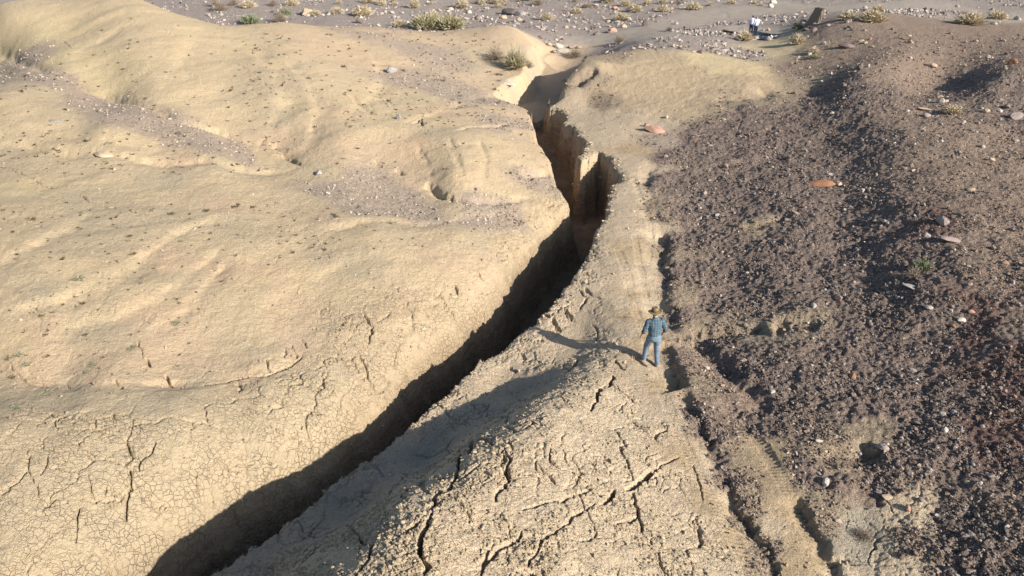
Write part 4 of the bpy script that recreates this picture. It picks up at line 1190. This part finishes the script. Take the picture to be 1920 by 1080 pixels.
SHRUB_LIST = [
 ('S',466,14,28,"round straw-coloured shrub directly behind the crest of the left dome"),
 ('S',548,10,26,"straw shrub at the top edge above the tan boulder"),
 ('s',592,28,20,"small straw shrub touching the right of the tan boulder"),
 ('G',535,27,24,"flat grey-green shrub left of the tan boulder"),
 ('W',415,20,30,"thin grey twiggy shrub left of the straw shrub on the wash"),
 ('G',470,43,36,"low grey-green shrub growing on the lip of the left dome"),
 ('W',525,41,30,"flat dry shrub on the lip of the dome right of the green one"),
 ('s',632,25,24,"pale straw shrub between the tan boulder and the rubble band"),
 ('S',680,30,36,"wide straw shrub growing amid the rubble band"),
 ('T',777,15,20,"tall narrow straw bush standing over its black shadow"),
 ('s',690,5,26,"straw shrub at the top edge above the rubble band"),
 ('s',740,10,14,"tiny dry shrub left of the tall narrow bush"),
 ('s',748,50,28,"faded shrub in front of the rubble band beside the green thicket"),
 ('O',800,54,62,"green thicket, left and larger half, at the foot of the wash"),
 ('O',845,54,56,"green thicket, right half, spreading behind the yellow spur"),
 ('s',812,33,22,"straw shrub sticking up behind the green thicket"),
 ('s',865,15,28,"pale shrub left of the big dark boulder, upper one"),
 ('s',925,6,22,"straw shrub at the top edge above the big dark boulder"),
 ('s',935,15,18,"small straw shrub just above the dark boulder"),
 ('W',1008,10,26,"grey-green twiggy shrub up the wash right of the dark boulder"),
 ('s',1026,38,26,"brownish shrub right of the grey boulder"),
 ('S',1080,25,24,"round tan shrub beside the pale pink boulder"),
 ('W',1100,15,18,"small grey shrub next to the pale pink boulder"),
 ('S',1165,38,30,"straw shrub just behind the white stone of the wash"),
 ('S',1190,22,28,"round straw shrub above the stone row"),
 ('S',1243,22,24,"round straw shrub in the sandy flat, lower one of the stacked pair"),
 ('s',1243,7,16,"small shrub directly above the round one, upper of the stacked pair"),
 ('S',1300,18,30,"wide straw shrub on the sandy flat right of the stacked pair"),
 ('s',1140,5,26,"dark dry shrub at the top edge of the wash"),
 ('W',1255,58,16,"thin dry twigs beside the wheel track"),
 ('W',1162,80,26,"small grass clump on the sandy bank by the wheel track"),
 ('G',1497,55,22,"dark green rounded shrub left of the upright slab's rubble"),
 ('s',1395,76,36,"flat straw shrub at the feet of the two people"),
 ('s',1495,82,30,"straw shrub below the right end of the dark sheet"),
 ('S',1587,37,30,"pale shrub right of the upright slab"),
 ('S',1636,40,46,"wide pale shrub on top of the brown mound"),
 ('s',1645,22,22,"small shrub behind the wide pale shrub on the mound"),
 ('S',1818,46,48,"large tan shrub, biggest on the far right mound"),
 ('s',1868,36,32,"faded shrub right of the large tan one"),
 ('T',1525,100,16,"thin pale bush standing alone on the brown flank"),
 ('G',1526,110,16,"dark low bush under the thin pale bush"),
 ('L',966,130,48,"leafy olive bush rooted on the bank above the canyon head"),
 ('W',930,112,44,"dry twiggy bush left of the leafy olive bush"),
 ('W',1077,108,34,"dry twiggy bush on the shady bank of the canyon head"),
 ('W',990,128,26,"few bare twigs right of the leafy olive bush"),
 ('s',1785,212,30,"pale grass clump in the rubble strip on the right"),
 ('G',1730,505,36,"low grey-green plant in the shade of the dark slope"),
 ('W',1712,520,30,"tangle of pale twigs above the flat slab on the dark slope"),
 ('W',1618,1010,34,"small grey-green plant growing in the crusted pit"),
]
rr = random.Random(3)
for (k, u, v, w, lab) in SHRUB_LIST:
    put_shrub(k, u, v, w, lab, None, rr.uniform(0, 6.28), hs=rr.uniform(.85, 1.1))
_tops = [(466, "the straw shrub"), (548, "the shrub over the boulder"), (690, "the rubble band"), (777, "the tall narrow bush"), (865, "the pale shrub"),
         (960, "the big dark boulder"), (1080, "the round tan shrub"), (1153, "the pale pink boulder"), (1243, "the stacked shrub pair"), (1300, "the wide shrub"), (1450, "the white rocks")]
_seen = {}
for i in range(26):
    u = rr.uniform(400, 1480); v = rr.uniform(1, 12)
    mu, nm = min(_tops, key=lambda t: abs(t[0] - u))
    kd = rr.choice("SsW")
    key = ("bare grey" if kd == 'W' else "straw-coloured", "left of" if u < mu else "right of", nm)
    _seen[key] = _seen.get(key, 0) + 1
    lab = f"tiny {key[0]} shrub far off, {key[1]} {nm}" + ("", ", a second one", ", a third one", ", a fourth one")[min(_seen[key] - 1, 3)]
    put_shrub(kd, u, v, rr.uniform(10, 22), lab, "small shrubs far up the wash", rr.uniform(0, 6))

# leafy rosettes on the clay
def rosette_proto(seed, mat):
    rng = random.Random(seed); vs, fs = [], []
    for k in range(46):
        a = rng.uniform(0, 6.28); r0 = rng.uniform(0, .28); L = rng.uniform(.12, .26); w = rng.uniform(.025, .05)
        p = Vector((math.cos(a) * r0, math.sin(a) * r0, rng.uniform(.0, .10)))
        a2 = a + rng.uniform(-.7, .7); d = Vector((math.cos(a2), math.sin(a2), rng.uniform(.05, .7))); s = Vector((-math.sin(a2), math.cos(a2), 0))
        i = len(vs)
        vs += [p, p + d * L * .5 + s * w, p + d * L - Vector((0, 0, .03)), p + d * L * .5 - s * w]
        fs += [(i, i + 1, i + 2, i + 3)]
    m = bpy.data.meshes.new("leafy_plant"); m.from_pydata([tuple(v) for v in vs], [], fs); m.materials.append(mat)
    return m
ROS = [rosette_proto(1, M_DUSTY), rosette_proto(2, M_DUSTY), rosette_proto(3, M_DRYTUFT)]
PLANTS = [
 (148,524,24,0,"dusty green plant, highest of those on the middle-left dome"),
 (330,608,18,1,"small green plant alone in the middle of the lower left slope"),
 (245,655,22,0,"flat green plant beside the upright crack"),
 (330,690,16,1,"small green plant just above the long gully"),
 (35,668,20,0,"dusty green plant, larger of the pair near the left edge"),
 (52,685,18,1,"dusty green plant, lower of the pair near the left edge"),
 (15,675,12,2,"dried plant closest to the left edge"),
 (174,686,18,0,"spreading green plant in the plant row above the gully"),
 (166,699,14,1,"low green plant under the spreading one above the gully"),
 (88,668,14,2,"brown-green plant between the left pair and the row"),
 (90,740,20,1,"flat green plant on the grey band below the gully"),
 (28,767,18,0,"green plant on the grey band at the left edge"),
 (25,708,16,2,"dried plant over the curved crack at the left edge"),
 (240,702,10,1,"tiny green plant near the gully right of the row"),
 (645,298,12,0,"bright green tuft between the upper dome and the mound"),
 (250,478,18,2,"brown dried plant on the streaked dome"),
 (203,477,9,2,"small dried plant left of the brown one on the streaked dome"),
 (322,402,16,2,"dark dried plant near the top of the streaked dome"),
 (388,396,18,2,"pale dried plant right of the dark one on the dome top"),
 (440,389,18,2,"dark tuft, left one of two on the grey band"),
 (474,390,16,2,"dark tuft, right one of two on the grey band"),
 (243,444,14,2,"flat dark plant on the shoulder of the streaked dome"),
 (338,453,12,1,"small greenish plant on the shoulder of the streaked dome"),
 (160,629,12,2,"brown plant low on the left slope"),
 (78,594,14,2,"pale brown plant on the far left slope"),
 (85,630,12,2,"pale brown plant under another on the far left slope"),
 (232,130,10,2,"tiny dark plant alone on the upper dome"),
]
for (u, v, w, k, lab) in PLANTS:
    p = seen(u, v); s = w * math.hypot(p.x, p.y, CAM_H - p.z) / FPX * 1.15
    o = bpy.data.objects.new("leafy_plant", ROS[k]); C.objects.link(o)
    o.location = p; o.scale = (s, s, s * .8); o.rotation_euler = (0, 0, rr.uniform(0, 6.28))
    tag(o, lab, "plant")

# scores of tiny dried tufts dotted over the clay
vs, fs = [], []
zones = [(450, 60, 960, 240, 230), (0, 380, 620, 500, 110), (0, 500, 420, 700, 80), (0, 130, 560, 310, 130), (640, 130, 960, 240, 90), (500, 380, 900, 470, 60), (0, 250, 560, 330, 90), (620, 250, 1000, 350, 25), (100, 20, 500, 130, 25)]
for (u0, v0, u1, v1, n) in zones:
    for k in range(n):
        p = seen(rr.uniform(u0, u1), rr.uniform(v0, v1))
        if p.y > 75: continue
        s = rr.uniform(3.0, 6.6) * math.hypot(p.x, p.y, CAM_H) / FPX * (1.6 if rr.random() < .12 else 1)
        for j in range(9):
            a = rr.uniform(0, 6.28); d = Vector((math.cos(a), math.sin(a), rr.uniform(.15, .9))) * s * .6; w = Vector((-math.sin(a), math.cos(a), 0)) * s * .16
            i = len(vs); q0 = p + Vector((rr.uniform(-.3, .3) * s, rr.uniform(-.3, .3) * s, 0))
            vs += [q0 - w, q0 + w, q0 + d]; fs.append((i, i + 1, i + 2))
tufts = mesh_obj("dry_tufts", vs, fs, M_DRYTUFT)
tag(tufts, "tiny dried plant tufts dotted over the yellow domes", "plant tufts", None, 'stuff')

# ------------------------------------------------------------------ upright slab and plank
def rough_block(name, dims, mat, seed, cutn=3, taper=.8, lean=0.0):
    rng = random.Random(seed)
    bm = bmesh.new()
    bmesh.ops.create_cube(bm, size=1)
    bmesh.ops.subdivide_edges(bm, edges=bm.edges[:], cuts=cutn, use_grid_fill=True)
    for v in bm.verts:
        t_ = v.co.z + .5
        v.co.x *= dims[0] * (1 - (1 - taper) * t_); v.co.y *= dims[1]; v.co.z = t_ * dims[2]
        v.co.x += lean * t_ + rng.uniform(-.03, .03) * dims[0]
        v.co.y += rng.uniform(-.04, .04) * dims[1]; v.co.z += rng.uniform(-.02, .02) * dims[2]
    bmesh.ops.bevel(bm, geom=[e for e in bm.edges if e.calc_face_angle(0) > 1.0], offset=min(dims) * .04, segments=1, affect='EDGES')
    return bm_obj(name, bm, mat)
M_SLAB = stone_mat("slab_concrete", [(0, (.20,.165,.125)), (1, (.21,.17,.13))], 6)
p = seen(1522, 46)
slab = rough_block("stone_slab", (1.3, .35, 1.55), M_SLAB, 4, 4, .62, .55)
slab.location = (p.x, p.y, p.z - .15); slab.rotation_euler = (R(-6), 0, R(-64))
tag(slab, "leaning upright stone slab on the rubble mound, its near face in shade", "stone slab")

mw, nt_, b_ = new_mat("weathered_plank_wood")
tc_ = nt_.nodes.new('ShaderNodeTexCoord'); wv_ = node(nt_, 'ShaderNodeTexNoise', Scale=6, Detail=4)
mp_ = nt_.nodes.new('ShaderNodeMapping'); mp_.inputs['Scale'].default_value = (1, 14, 14)
nt_.links.new(tc_.outputs['Object'], mp_.inputs[0]); nt_.links.new(mp_.outputs[0], wv_.inputs['Vector'])
nt_.links.new(ramp(nt_, wv_.outputs[0], [(.3, (.09,.055,.035)), (.7, (.19,.125,.08))]), b_.inputs['Base Color'])
a_ = seen(1356, 59); c_ = seen(1386, 65)
bm = bmesh.new(); bmesh.ops.create_cube(bm, size=1)
bmesh.ops.subdivide_edges(bm, edges=bm.edges[:], cuts=4, use_grid_fill=True)
Lp = (c_ - a_).length
for v in bm.verts:
    v.co.x *= Lp; v.co.y *= .22; v.co.z *= .14
    v.co.y += .04 * math.sin(v.co.x * 3); v.co.z += .02 * math.sin(v.co.x * 5)
plank = bm_obj("wooden_plank", bm, mw)
plank.location = (a_ + c_) / 2 + Vector((0, 0, .08)); plank.rotation_euler = (0, 0, math.atan2(c_.y - a_.y, c_.x - a_.x))
tag(plank, "long dark weathered plank lying on the sand left of the two people", "plank")

# dark sheet beside the two people
ms, nt_, b_ = new_mat("dark_sheet_cloth")
b_.inputs['Base Color'].default_value = (.040, .046, .062, 1); b_.inputs['Roughness'].default_value = .75
outline = [(1396,59.0),(1404,57.6),(1420,59.5),(1436,61.5),(1450,62.5),(1462,65.5),(1465,68.0),(1458,71.5),(1444,73.5),(1432,75.2),(1420,74.5),(1414,70.5),(1404,63.0)]
pts = [Vector(seen(u, v)) for u, v in outline]
bm = bmesh.new()
cen = sum(pts, Vector()) / len(pts)
rings = []
for f_ in (1.0, .8, .6, .4, .2):
    ring = []
    for i, p_ in enumerate(pts):
        q_ = cen.lerp(p_, f_)
        zz_ = float(ground_z(q_.x, q_.y)[0]) + .05 + .04 * math.sin(q_.x * 5 + q_.y * 2) + .03 * math.sin(q_.y * 7) - (.045 if f_ == 1.0 else 0)
        ring.append(bm.verts.new((q_.x, q_.y, zz_)))
    rings.append(ring)
cv = bm.verts.new((cen.x, cen.y, float(ground_z(cen.x, cen.y)[0]) + .07))
n_ = len(pts)
for a_, c_ in zip(rings[:-1], rings[1:]):
    for i in range(n_): bm.faces.new((a_[i], a_[(i + 1) % n_], c_[(i + 1) % n_], c_[i]))
for i in range(n_): bm.faces.new((rings[-1][i], rings[-1][(i + 1) % n_], cv))
bmesh.ops.subdivide_edges(bm, edges=bm.edges[:], cuts=1, use_grid_fill=True)
bmesh.ops.recalc_face_normals(bm, faces=bm.faces[:])
bmesh.ops.solidify(bm, geom=bm.faces[:], thickness=.012)
sheet = bm_obj("dark_sheet", bm, ms, None, True)
tag(sheet, "dark blue-black sheet spread on the sand beside the two people", "sheet")
# ------------------------------------------------------------------ people
def plain(name, col, rough=.85, var=.15, scale=30):
    m, nt, b = new_mat(name)
    b.inputs['Roughness'].default_value = rough
    tc = nt.nodes.new('ShaderNodeTexCoord')
    n = node(nt, 'ShaderNodeTexNoise', Scale=scale, Detail=3)
    nt.links.new(tc.outputs['Object'], n.inputs['Vector'])
    lo = tuple(c * (1 - var) for c in col); hi = tuple(c * (1 + var) for c in col)
    nt.links.new(ramp(nt, n.outputs[0], [(.3, lo), (.7, hi)]), b.inputs['Base Color'])
    return m
M_SKIN = plain("skin", (.46, .25, .17), .6, .06)
M_DENIM = plain("blue_denim", (.145, .20, .265), .9, .32, 9)
M_DKDENIM = plain("dark_denim", (.03, .04, .065), .9, .2)
M_HAT = plain("olive_felt", (.205, .160, .085), .9, .12)
M_BAND = plain("dark_band", (.07, .05, .03))
M_BOOT = plain("tan_leather", (.30, .235, .18), .8, .15)
M_DKBOOT = plain("dark_leather", (.05, .04, .035))
M_HAIRG = plain("grey_brown_hair", (.12, .095, .075))
M_HAIRD = plain("black_hair", (.015, .012, .010))
M_HAIRB = plain("sandy_hair", (.33, .25, .15))
M_LAV = plain("white_lavender_shirt", (.62, .62, .78), .85, .06)
M_LBLUE = plain("light_blue_shirt", (.50, .58, .74), .85, .10)
M_EYE = plain("eye", (.05, .04, .04), .3)

def plaid():
    m, nt, b = new_mat("blue_plaid_cloth")
    tc = nt.nodes.new('ShaderNodeTexCoord'); sx = nt.nodes.new('ShaderNodeSeparateXYZ')
    nt.links.new(tc.outputs['Object'], sx.inputs[0])
    def band(src, freq, off, lo, hi):
        f = mathn(nt, 'FRACT', mathn(nt, 'MULTIPLY_ADD', src, freq, off))
        return mathn(nt, 'MULTIPLY', mathn(nt, 'GREATER_THAN', f, lo), mathn(nt, 'LESS_THAN', f, hi))
    col = (.085, .135, .17, 1)
    hx = band(sx.outputs[0], 14, 0, .0, .45); hz = band(sx.outputs[2], 14, .2, .0, .45)
    c = mixc(nt, mathn(nt, 'MULTIPLY', hx, .42), col, (.035, .062, .095))
    c = mixc(nt, mathn(nt, 'MULTIPLY', hz, .42), c, (.035, .062, .095))
    lx = band(sx.outputs[0], 14, 0, .68, .76); lz = band(sx.outputs[2], 14, .2, .68, .76)
    c = mixc(nt, mathn(nt, 'MULTIPLY', mathn(nt, 'MAXIMUM', lx, lz), .24), c, (.40, .47, .50))
    nt.links.new(c, b.inputs['Base Color'])
    n = node(nt, 'ShaderNodeTexNoise', Scale=9, Detail=2); nt.links.new(tc.outputs['Object'], n.inputs['Vector'])
    bp = node(nt, 'ShaderNodeBump', Strength=.9, Distance=.03)
    nt.links.new(n.outputs[0], bp.inputs['Height']); nt.links.new(bp.outputs[0], b.inputs['Normal'])
    return m
M_PLAID = plaid()

def skinned(name, verts, edges, radii, mat, parent, root=0, sub=2):
    me_ = bpy.data.meshes.new(name)
    me_.from_pydata([tuple(v) for v in verts], edges, [])
    o = bpy.data.objects.new(name, me_); C.objects.link(o)
    sk = o.modifiers.new("skin", 'SKIN'); sk.use_smooth_shade = True
    ss = o.modifiers.new("sub", 'SUBSURF'); ss.levels = sub; ss.render_levels = sub
    lay = me_.skin_vertices[0].data
    for i, r in enumerate(radii):
        lay[i].radius = r if isinstance(r, tuple) else (r, r)
        lay[i].use_root = (i == root)
    dg = bpy.context.evaluated_depsgraph_get(); dg.update()
    ev = o.evaluated_get(dg)
    m2 = bpy.data.meshes.new_from_object(ev)
    m2.name = name
    o.modifiers.clear()
    o.data = m2; bpy.data.meshes.remove(me_)
    m2.materials.clear(); m2.materials.append(mat)
    m2.polygons.foreach_set("use_smooth", [True] * len(m2.polygons))
    o.parent = parent
    return o

class Chain:
    def __init__(s): s.v, s.e, s.r = [], [], []
    def add(s, p, r, prev=None):
        s.v.append(Vector(p)); s.r.append(r)
        i = len(s.v) - 1
        if prev is not None: s.e.append((prev, i))
        return i
    def run(s, pts, prev):
        for p, r in pts: prev = s.add(p, r, prev)
        return prev

def lathe(name, prof, mat, parent, seg=28, curl=None):
    vs, fs = [], []
    for (r, z) in prof:
        for k in range(seg):
            a = 2 * math.pi * k / seg
            zz = z + (curl(a, r) if curl else 0)
            vs.append((r * math.cos(a), r * math.sin(a) * 1.12, zz))
    for i in range(len(prof) - 1):
        for k in range(seg):
            fs.append((i * seg + k, i * seg + (k + 1) % seg, (i + 1) * seg + (k + 1) % seg, (i + 1) * seg + k))
    fs.append(tuple((len(prof) - 1) * seg + k for k in range(seg)))
    return mesh_obj(name, vs, fs, mat, parent, True)

def person(loc, rz, label, pose, shirt, trousers, boot, hair, hat=None, scale=1.0, sleeve='long'):
    root = empty("person", loc, rz)
    root.scale = (scale,) * 3
    P = pose
    L = lambda a, b, t: Vector(a) * (1 - t) + Vector(b) * t
    # body: one continuous surface
    c = Chain()
    pel = c.add(P['pelvis'], (.125, .10))
    wai = c.add(P['waist'], (.12, .09), pel)
    che = c.add(P['chest'], (.145, .105), wai)
    upc = c.add(P['upchest'], (.10, .075), che)
    nk = c.add(P['neck'], (.052, .056), upc)
    hd = Vector(P['head'])
    jaw = c.add(hd + Vector((0, .012, -.055)), (.058, .070), nk)
    sk_ = c.add(hd + Vector((0, .0, .02)), (.074, .092), jaw)
    c.add(hd + Vector((0, -.005, .085)), (.052, .062), sk_)
    for s in ('l', 'r'):
        sg = -1 if s == 'l' else 1
        sh, el, wr = Vector(P['sh_' + s]), Vector(P['el_' + s]), Vector(P['wr_' + s])
        a = c.add(sh - Vector((sg * .02, 0, .01)), .040, upc)
        a = c.run([(L(sh, el, .35), .048), (el, .038), (L(el, wr, .3), .040), (wr, .024)], a)
        d = (wr - el).normalized()
        side = Vector((0, 1, 0))
        palm = c.add(wr + d * .05, (.030, .020), a)
        tip0 = wr + d * .085
        for k, (off, ln) in enumerate(((-.026, .060), (-.009, .072), (.009, .068), (.025, .052))):
            k1 = c.add(tip0 + side * off, .0088, palm)
            k2 = c.add(tip0 + side * off * 1.15 + d * ln * .55 + Vector((-sg * .008, 0, 0)), .0082, k1)
            c.add(tip0 + side * off * 1.2 + d * ln + Vector((-sg * .026, 0, 0)), .0072, k2)
        t1 = c.add(wr + d * .035 + side * .034, .011, palm)
        c.add(wr + d * .075 + side * .055 + Vector((-sg * .012, 0, 0)), .009, t1)
        hip, kn, an = Vector(P['hip_' + s]), Vector(P['kn_' + s]), Vector(P['an_' + s])
        h = c.add(hip, .082, pel)
        h = c.run([(L(hip, kn, .45), .072), (kn, .052), (L(kn, an, .3), .050), (an, .036)], h)
        toe = an + Vector((sg * .03, .16, -.055))
        c.run([(an + Vector((0, .03, -.045)), .034), (toe, .026)], h)
    body = skinned("body", c.v, c.e, c.r, M_SKIN, root, 0, 2)
    # face: nose, ears, eyes and mouth
    def blob(name, pos, sc, mat, par):
        bm = bmesh.new(); bmesh.ops.create_uvsphere(bm, u_segments=10, v_segments=7, radius=1)
        for v in bm.verts: v.co = Vector((v.co.x * sc[0], v.co.y * sc[1], v.co.z * sc[2])) + Vector(pos)
        return bm_obj(name, bm, mat, par, True)
    blob("nose", hd + Vector((0, .096, -.005)), (.012, .020, .022), M_SKIN, body)
    for sg in (-1, 1):
        blob("ear", hd + Vector((sg * .078, .0, -.002)), (.010, .020, .032), M_SKIN, body)
        blob("eye", hd + Vector((sg * .030, .084, .020)), (.011, .009, .007), M_EYE, body)
    blob("mouth", hd + Vector((0, .084, -.045)), (.022, .008, .005), M_HAIRG, body)
    # hair as a cap
    bm = bmesh.new(); bmesh.ops.create_uvsphere(bm, u_segments=18, v_segments=12, radius=1)
    for v in bm.verts:
        n = v.co.copy()
        v.co = Vector((n.x * .086, n.y * .104 - .012, n.z * .098 + .022)) + hd
        if n.y > .35 and n.z < .45: v.co.y = min(v.co.y, hd.y + .055)
        if n.z < -.55: v.co *= 1.0
    bm_obj("hair", bm, hair, root, True)
    # shirt: trunk and two sleeves in one mesh; trousers: seat and two legs in one mesh
    rngc = random.Random(len(label))
    def tube(vs, fs, path, seg=16, wr=.05):
        n0 = len(vs); n = len(path)
        for i, (p_, rx, ry) in enumerate(path):
            p_ = Vector(p_)
            d_ = (Vector(path[min(i + 1, n - 1)][0]) - Vector(path[max(i - 1, 0)][0])).normalized()
            ax = Vector((1, 0, 0)); ax = (ax - d_ * ax.dot(d_))
            if ax.length < .3: ax = Vector((0, 1, 0)) - d_ * d_.y
            ax.normalize(); ay = d_.cross(ax)
            for k in range(seg):
                an = 2 * math.pi * k / seg
                f_ = 1 + wr * math.sin(an * 3 + i * 1.7) + rngc.uniform(-wr, wr) * .7
                vs.append(p_ + ax * math.cos(an) * rx * f_ + ay * math.sin(an) * ry * f_)
        for i in range(n - 1):
            for k in range(seg):
                fs.append((n0 + i * seg + k, n0 + i * seg + (k + 1) % seg, n0 + (i + 1) * seg + (k + 1) % seg, n0 + (i + 1) * seg + k))
        fs.append(tuple(n0 + k for k in range(seg))[::-1]); fs.append(tuple(n0 + (n - 1) * seg + k for k in range(seg)))
    def cloth(name, vs, fs, mat):
        o = mesh_obj(name, vs, fs, mat, root, True)
        return o
    V = Vector
    vs, fs = [], []
    pe, wa, ch, up, ne = (V(P[k]) for k in ('pelvis', 'waist', 'chest', 'upchest', 'neck'))
    shm = (V(P['sh_l']) + V(P['sh_r'])) / 2
    tube(vs, fs, [(pe + V((0, 0, -.05)), .185, .140), (pe + V((0, 0, .03)), .180, .138), (wa, .172, .132), (L(wa, ch, .5), .185, .138), (ch, .200, .142), (L(ch, up, .6), .205, .138),
                  (shm + V((0, 0, .005)), .190, .115), (shm + V((0, .005, .045)), .120, .085), (ne + V((0, 0, -.015)), .068, .070), (ne + V((0, 0, .02)), .064, .066)], 22, .03)
    for s in ('l', 'r'):
        sg = -1 if s == 'l' else 1
        sh, el, wr = V(P['sh_' + s]), V(P['el_' + s]), V(P['wr_' + s])
        end = .38 if sleeve == 'rolled' else .92
        tube(vs, fs, [(sh + V((-sg * .05, 0, .0)), .07, .075), (sh + V((sg * .01, 0, -.01)), .074, .080), (L(sh, el, .3), .070, .074), (L(sh, el, .7), .064, .066), (el, .060, .062), (L(el, wr, end * .6), .058, .058), (L(el, wr, end), .054, .054)], 14, .06)
    cloth("shirt", vs, fs, shirt)
    vs, fs = [], []
    hm = (V(P['hip_l']) + V(P['hip_r'])) / 2
    tube(vs, fs, [(hm + V((0, 0, -.10)), .130, .10), (hm + V((0, -.01, -.04)), .178, .135), (pe + V((0, -.01, 0)), .180, .138), (pe + V((0, 0, .09)), .165, .122)], 18, .02)
    for s in ('l', 'r'):
        hip, kn, an = V(P['hip_' + s]), V(P['kn_' + s]), V(P['an_' + s])
        tube(vs, fs, [(hip + V((0, 0, .02)), .100, .118), (L(hip, kn, .2), .104, .118), (L(hip, kn, .55), .092, .098), (kn, .078, .080), (L(kn, an, .3), .074, .078), (L(kn, an, .65), .068, .072), (L(kn, an, .88), .068, .074), (L(kn, an, .99), .069, .078)], 16, .035)
    cloth("trousers", vs, fs, trousers)
    # boots
    for s in ('l', 'r'):
        sg = -1 if s == 'l' else 1
        an = Vector(P['an_' + s])
        b = Chain()
        k0 = b.add(an + Vector((0, -.01, .02)), .062)
        k1 = b.add(an + Vector((0, -.015, -.045)), (.060, .052), k0)
        k2 = b.add(an + Vector((sg * .015, .08, -.052)), (.062, .048), k1)
        b.add(an + Vector((sg * .03, .18, -.062)), (.056, .036), k2)
        skinned("boot", b.v, b.e, b.r, boot, root, 0, 1)
    if hat:
        prof = [(.190, -.012), (.192, -.004), (.15, .004), (.100, .006), (.096, .012), (.094, .05), (.088, .095), (.070, .118), (.035, .108), (.012, .100)]
        ht = lathe("hat", prof, hat, root, 30, lambda a, r: (.035 * abs(math.cos(a)) ** 3 - .01 * abs(math.sin(a))) * max(0, (r - .1) / .09))
        ht.location = hd + Vector((0, -.005, .040)); ht.rotation_euler = (R(-8), R(-4), 0)
        lathe("hat_band", [(.0975, .010), (.0985, .014), (.097, .036), (.0955, .038)], M_BAND, ht, 30)
    tag(root, label, "person")
    return root

pose_walk = dict(pelvis=(0,0,.94), waist=(.0,.0,1.07), chest=(-.005,.01,1.24), upchest=(-.005,.0,1.39), neck=(-.01,.02,1.485), head=(-.02,.05,1.60),
    sh_l=(-.185,0,1.405), el_l=(-.30,-.03,1.14), wr_l=(-.335,.08,.93), sh_r=(.175,.0,1.395), el_r=(.275,-.05,1.13), wr_r=(.270,.10,.95),
    hip_l=(-.085,0,.90), kn_l=(-.145,.16,.56), an_l=(-.195,.12,.19), hip_r=(.085,0,.90), kn_r=(.105,.02,.49), an_r=(.12,-.08,.09))
pf = seen(1231, 690)
hiker = person((pf.x - .12, pf.y + .06, pf.z - .01), R(8), "person in blue plaid shirt, jeans and olive brimmed hat walking along the ridge", pose_walk,
       M_PLAID, M_DENIM, M_BOOT, M_HAIRG, M_HAT, 1.0, 'rolled')
# small clay step under the forward foot
stand = dict(pelvis=(0,0,.93), waist=(.0,.0,1.06), chest=(0,.01,1.23), upchest=(0,.0,1.38), neck=(.01,.03,1.475), head=(.03,.07,1.58),
    sh_l=(-.175,0,1.395), el_l=(-.25,.02,1.12), wr_l=(-.20,.18,.96), sh_r=(.175,0,1.395), el_r=(.24,.02,1.12), wr_r=(.16,.20,.98),
    hip_l=(-.085,0,.90), kn_l=(-.10,.02,.49), an_l=(-.105,-.02,.09), hip_r=(.085,0,.90), kn_r=(.10,.03,.49), an_r=(.115,.0,.09))
pa = seen(1407, 66.5); pb = seen(1415.5, 69)
person((pa.x, pa.y, pa.z), R(-25), "black-haired person in white and lavender shirt, left one of the distant pair", stand, M_LAV, M_DKDENIM, M_DKBOOT, M_HAIRD, None, .98)
stand2 = dict(stand); stand2['head'] = (-.03, .07, 1.58); stand2['neck'] = (-.01, .03, 1.475)
person((pb.x, pb.y, pb.z), R(20), "sandy-haired person in loose light blue shirt, right one of the distant pair", stand2, M_LBLUE, M_DKDENIM, M_DKBOOT, M_HAIRB, None, 1.0)
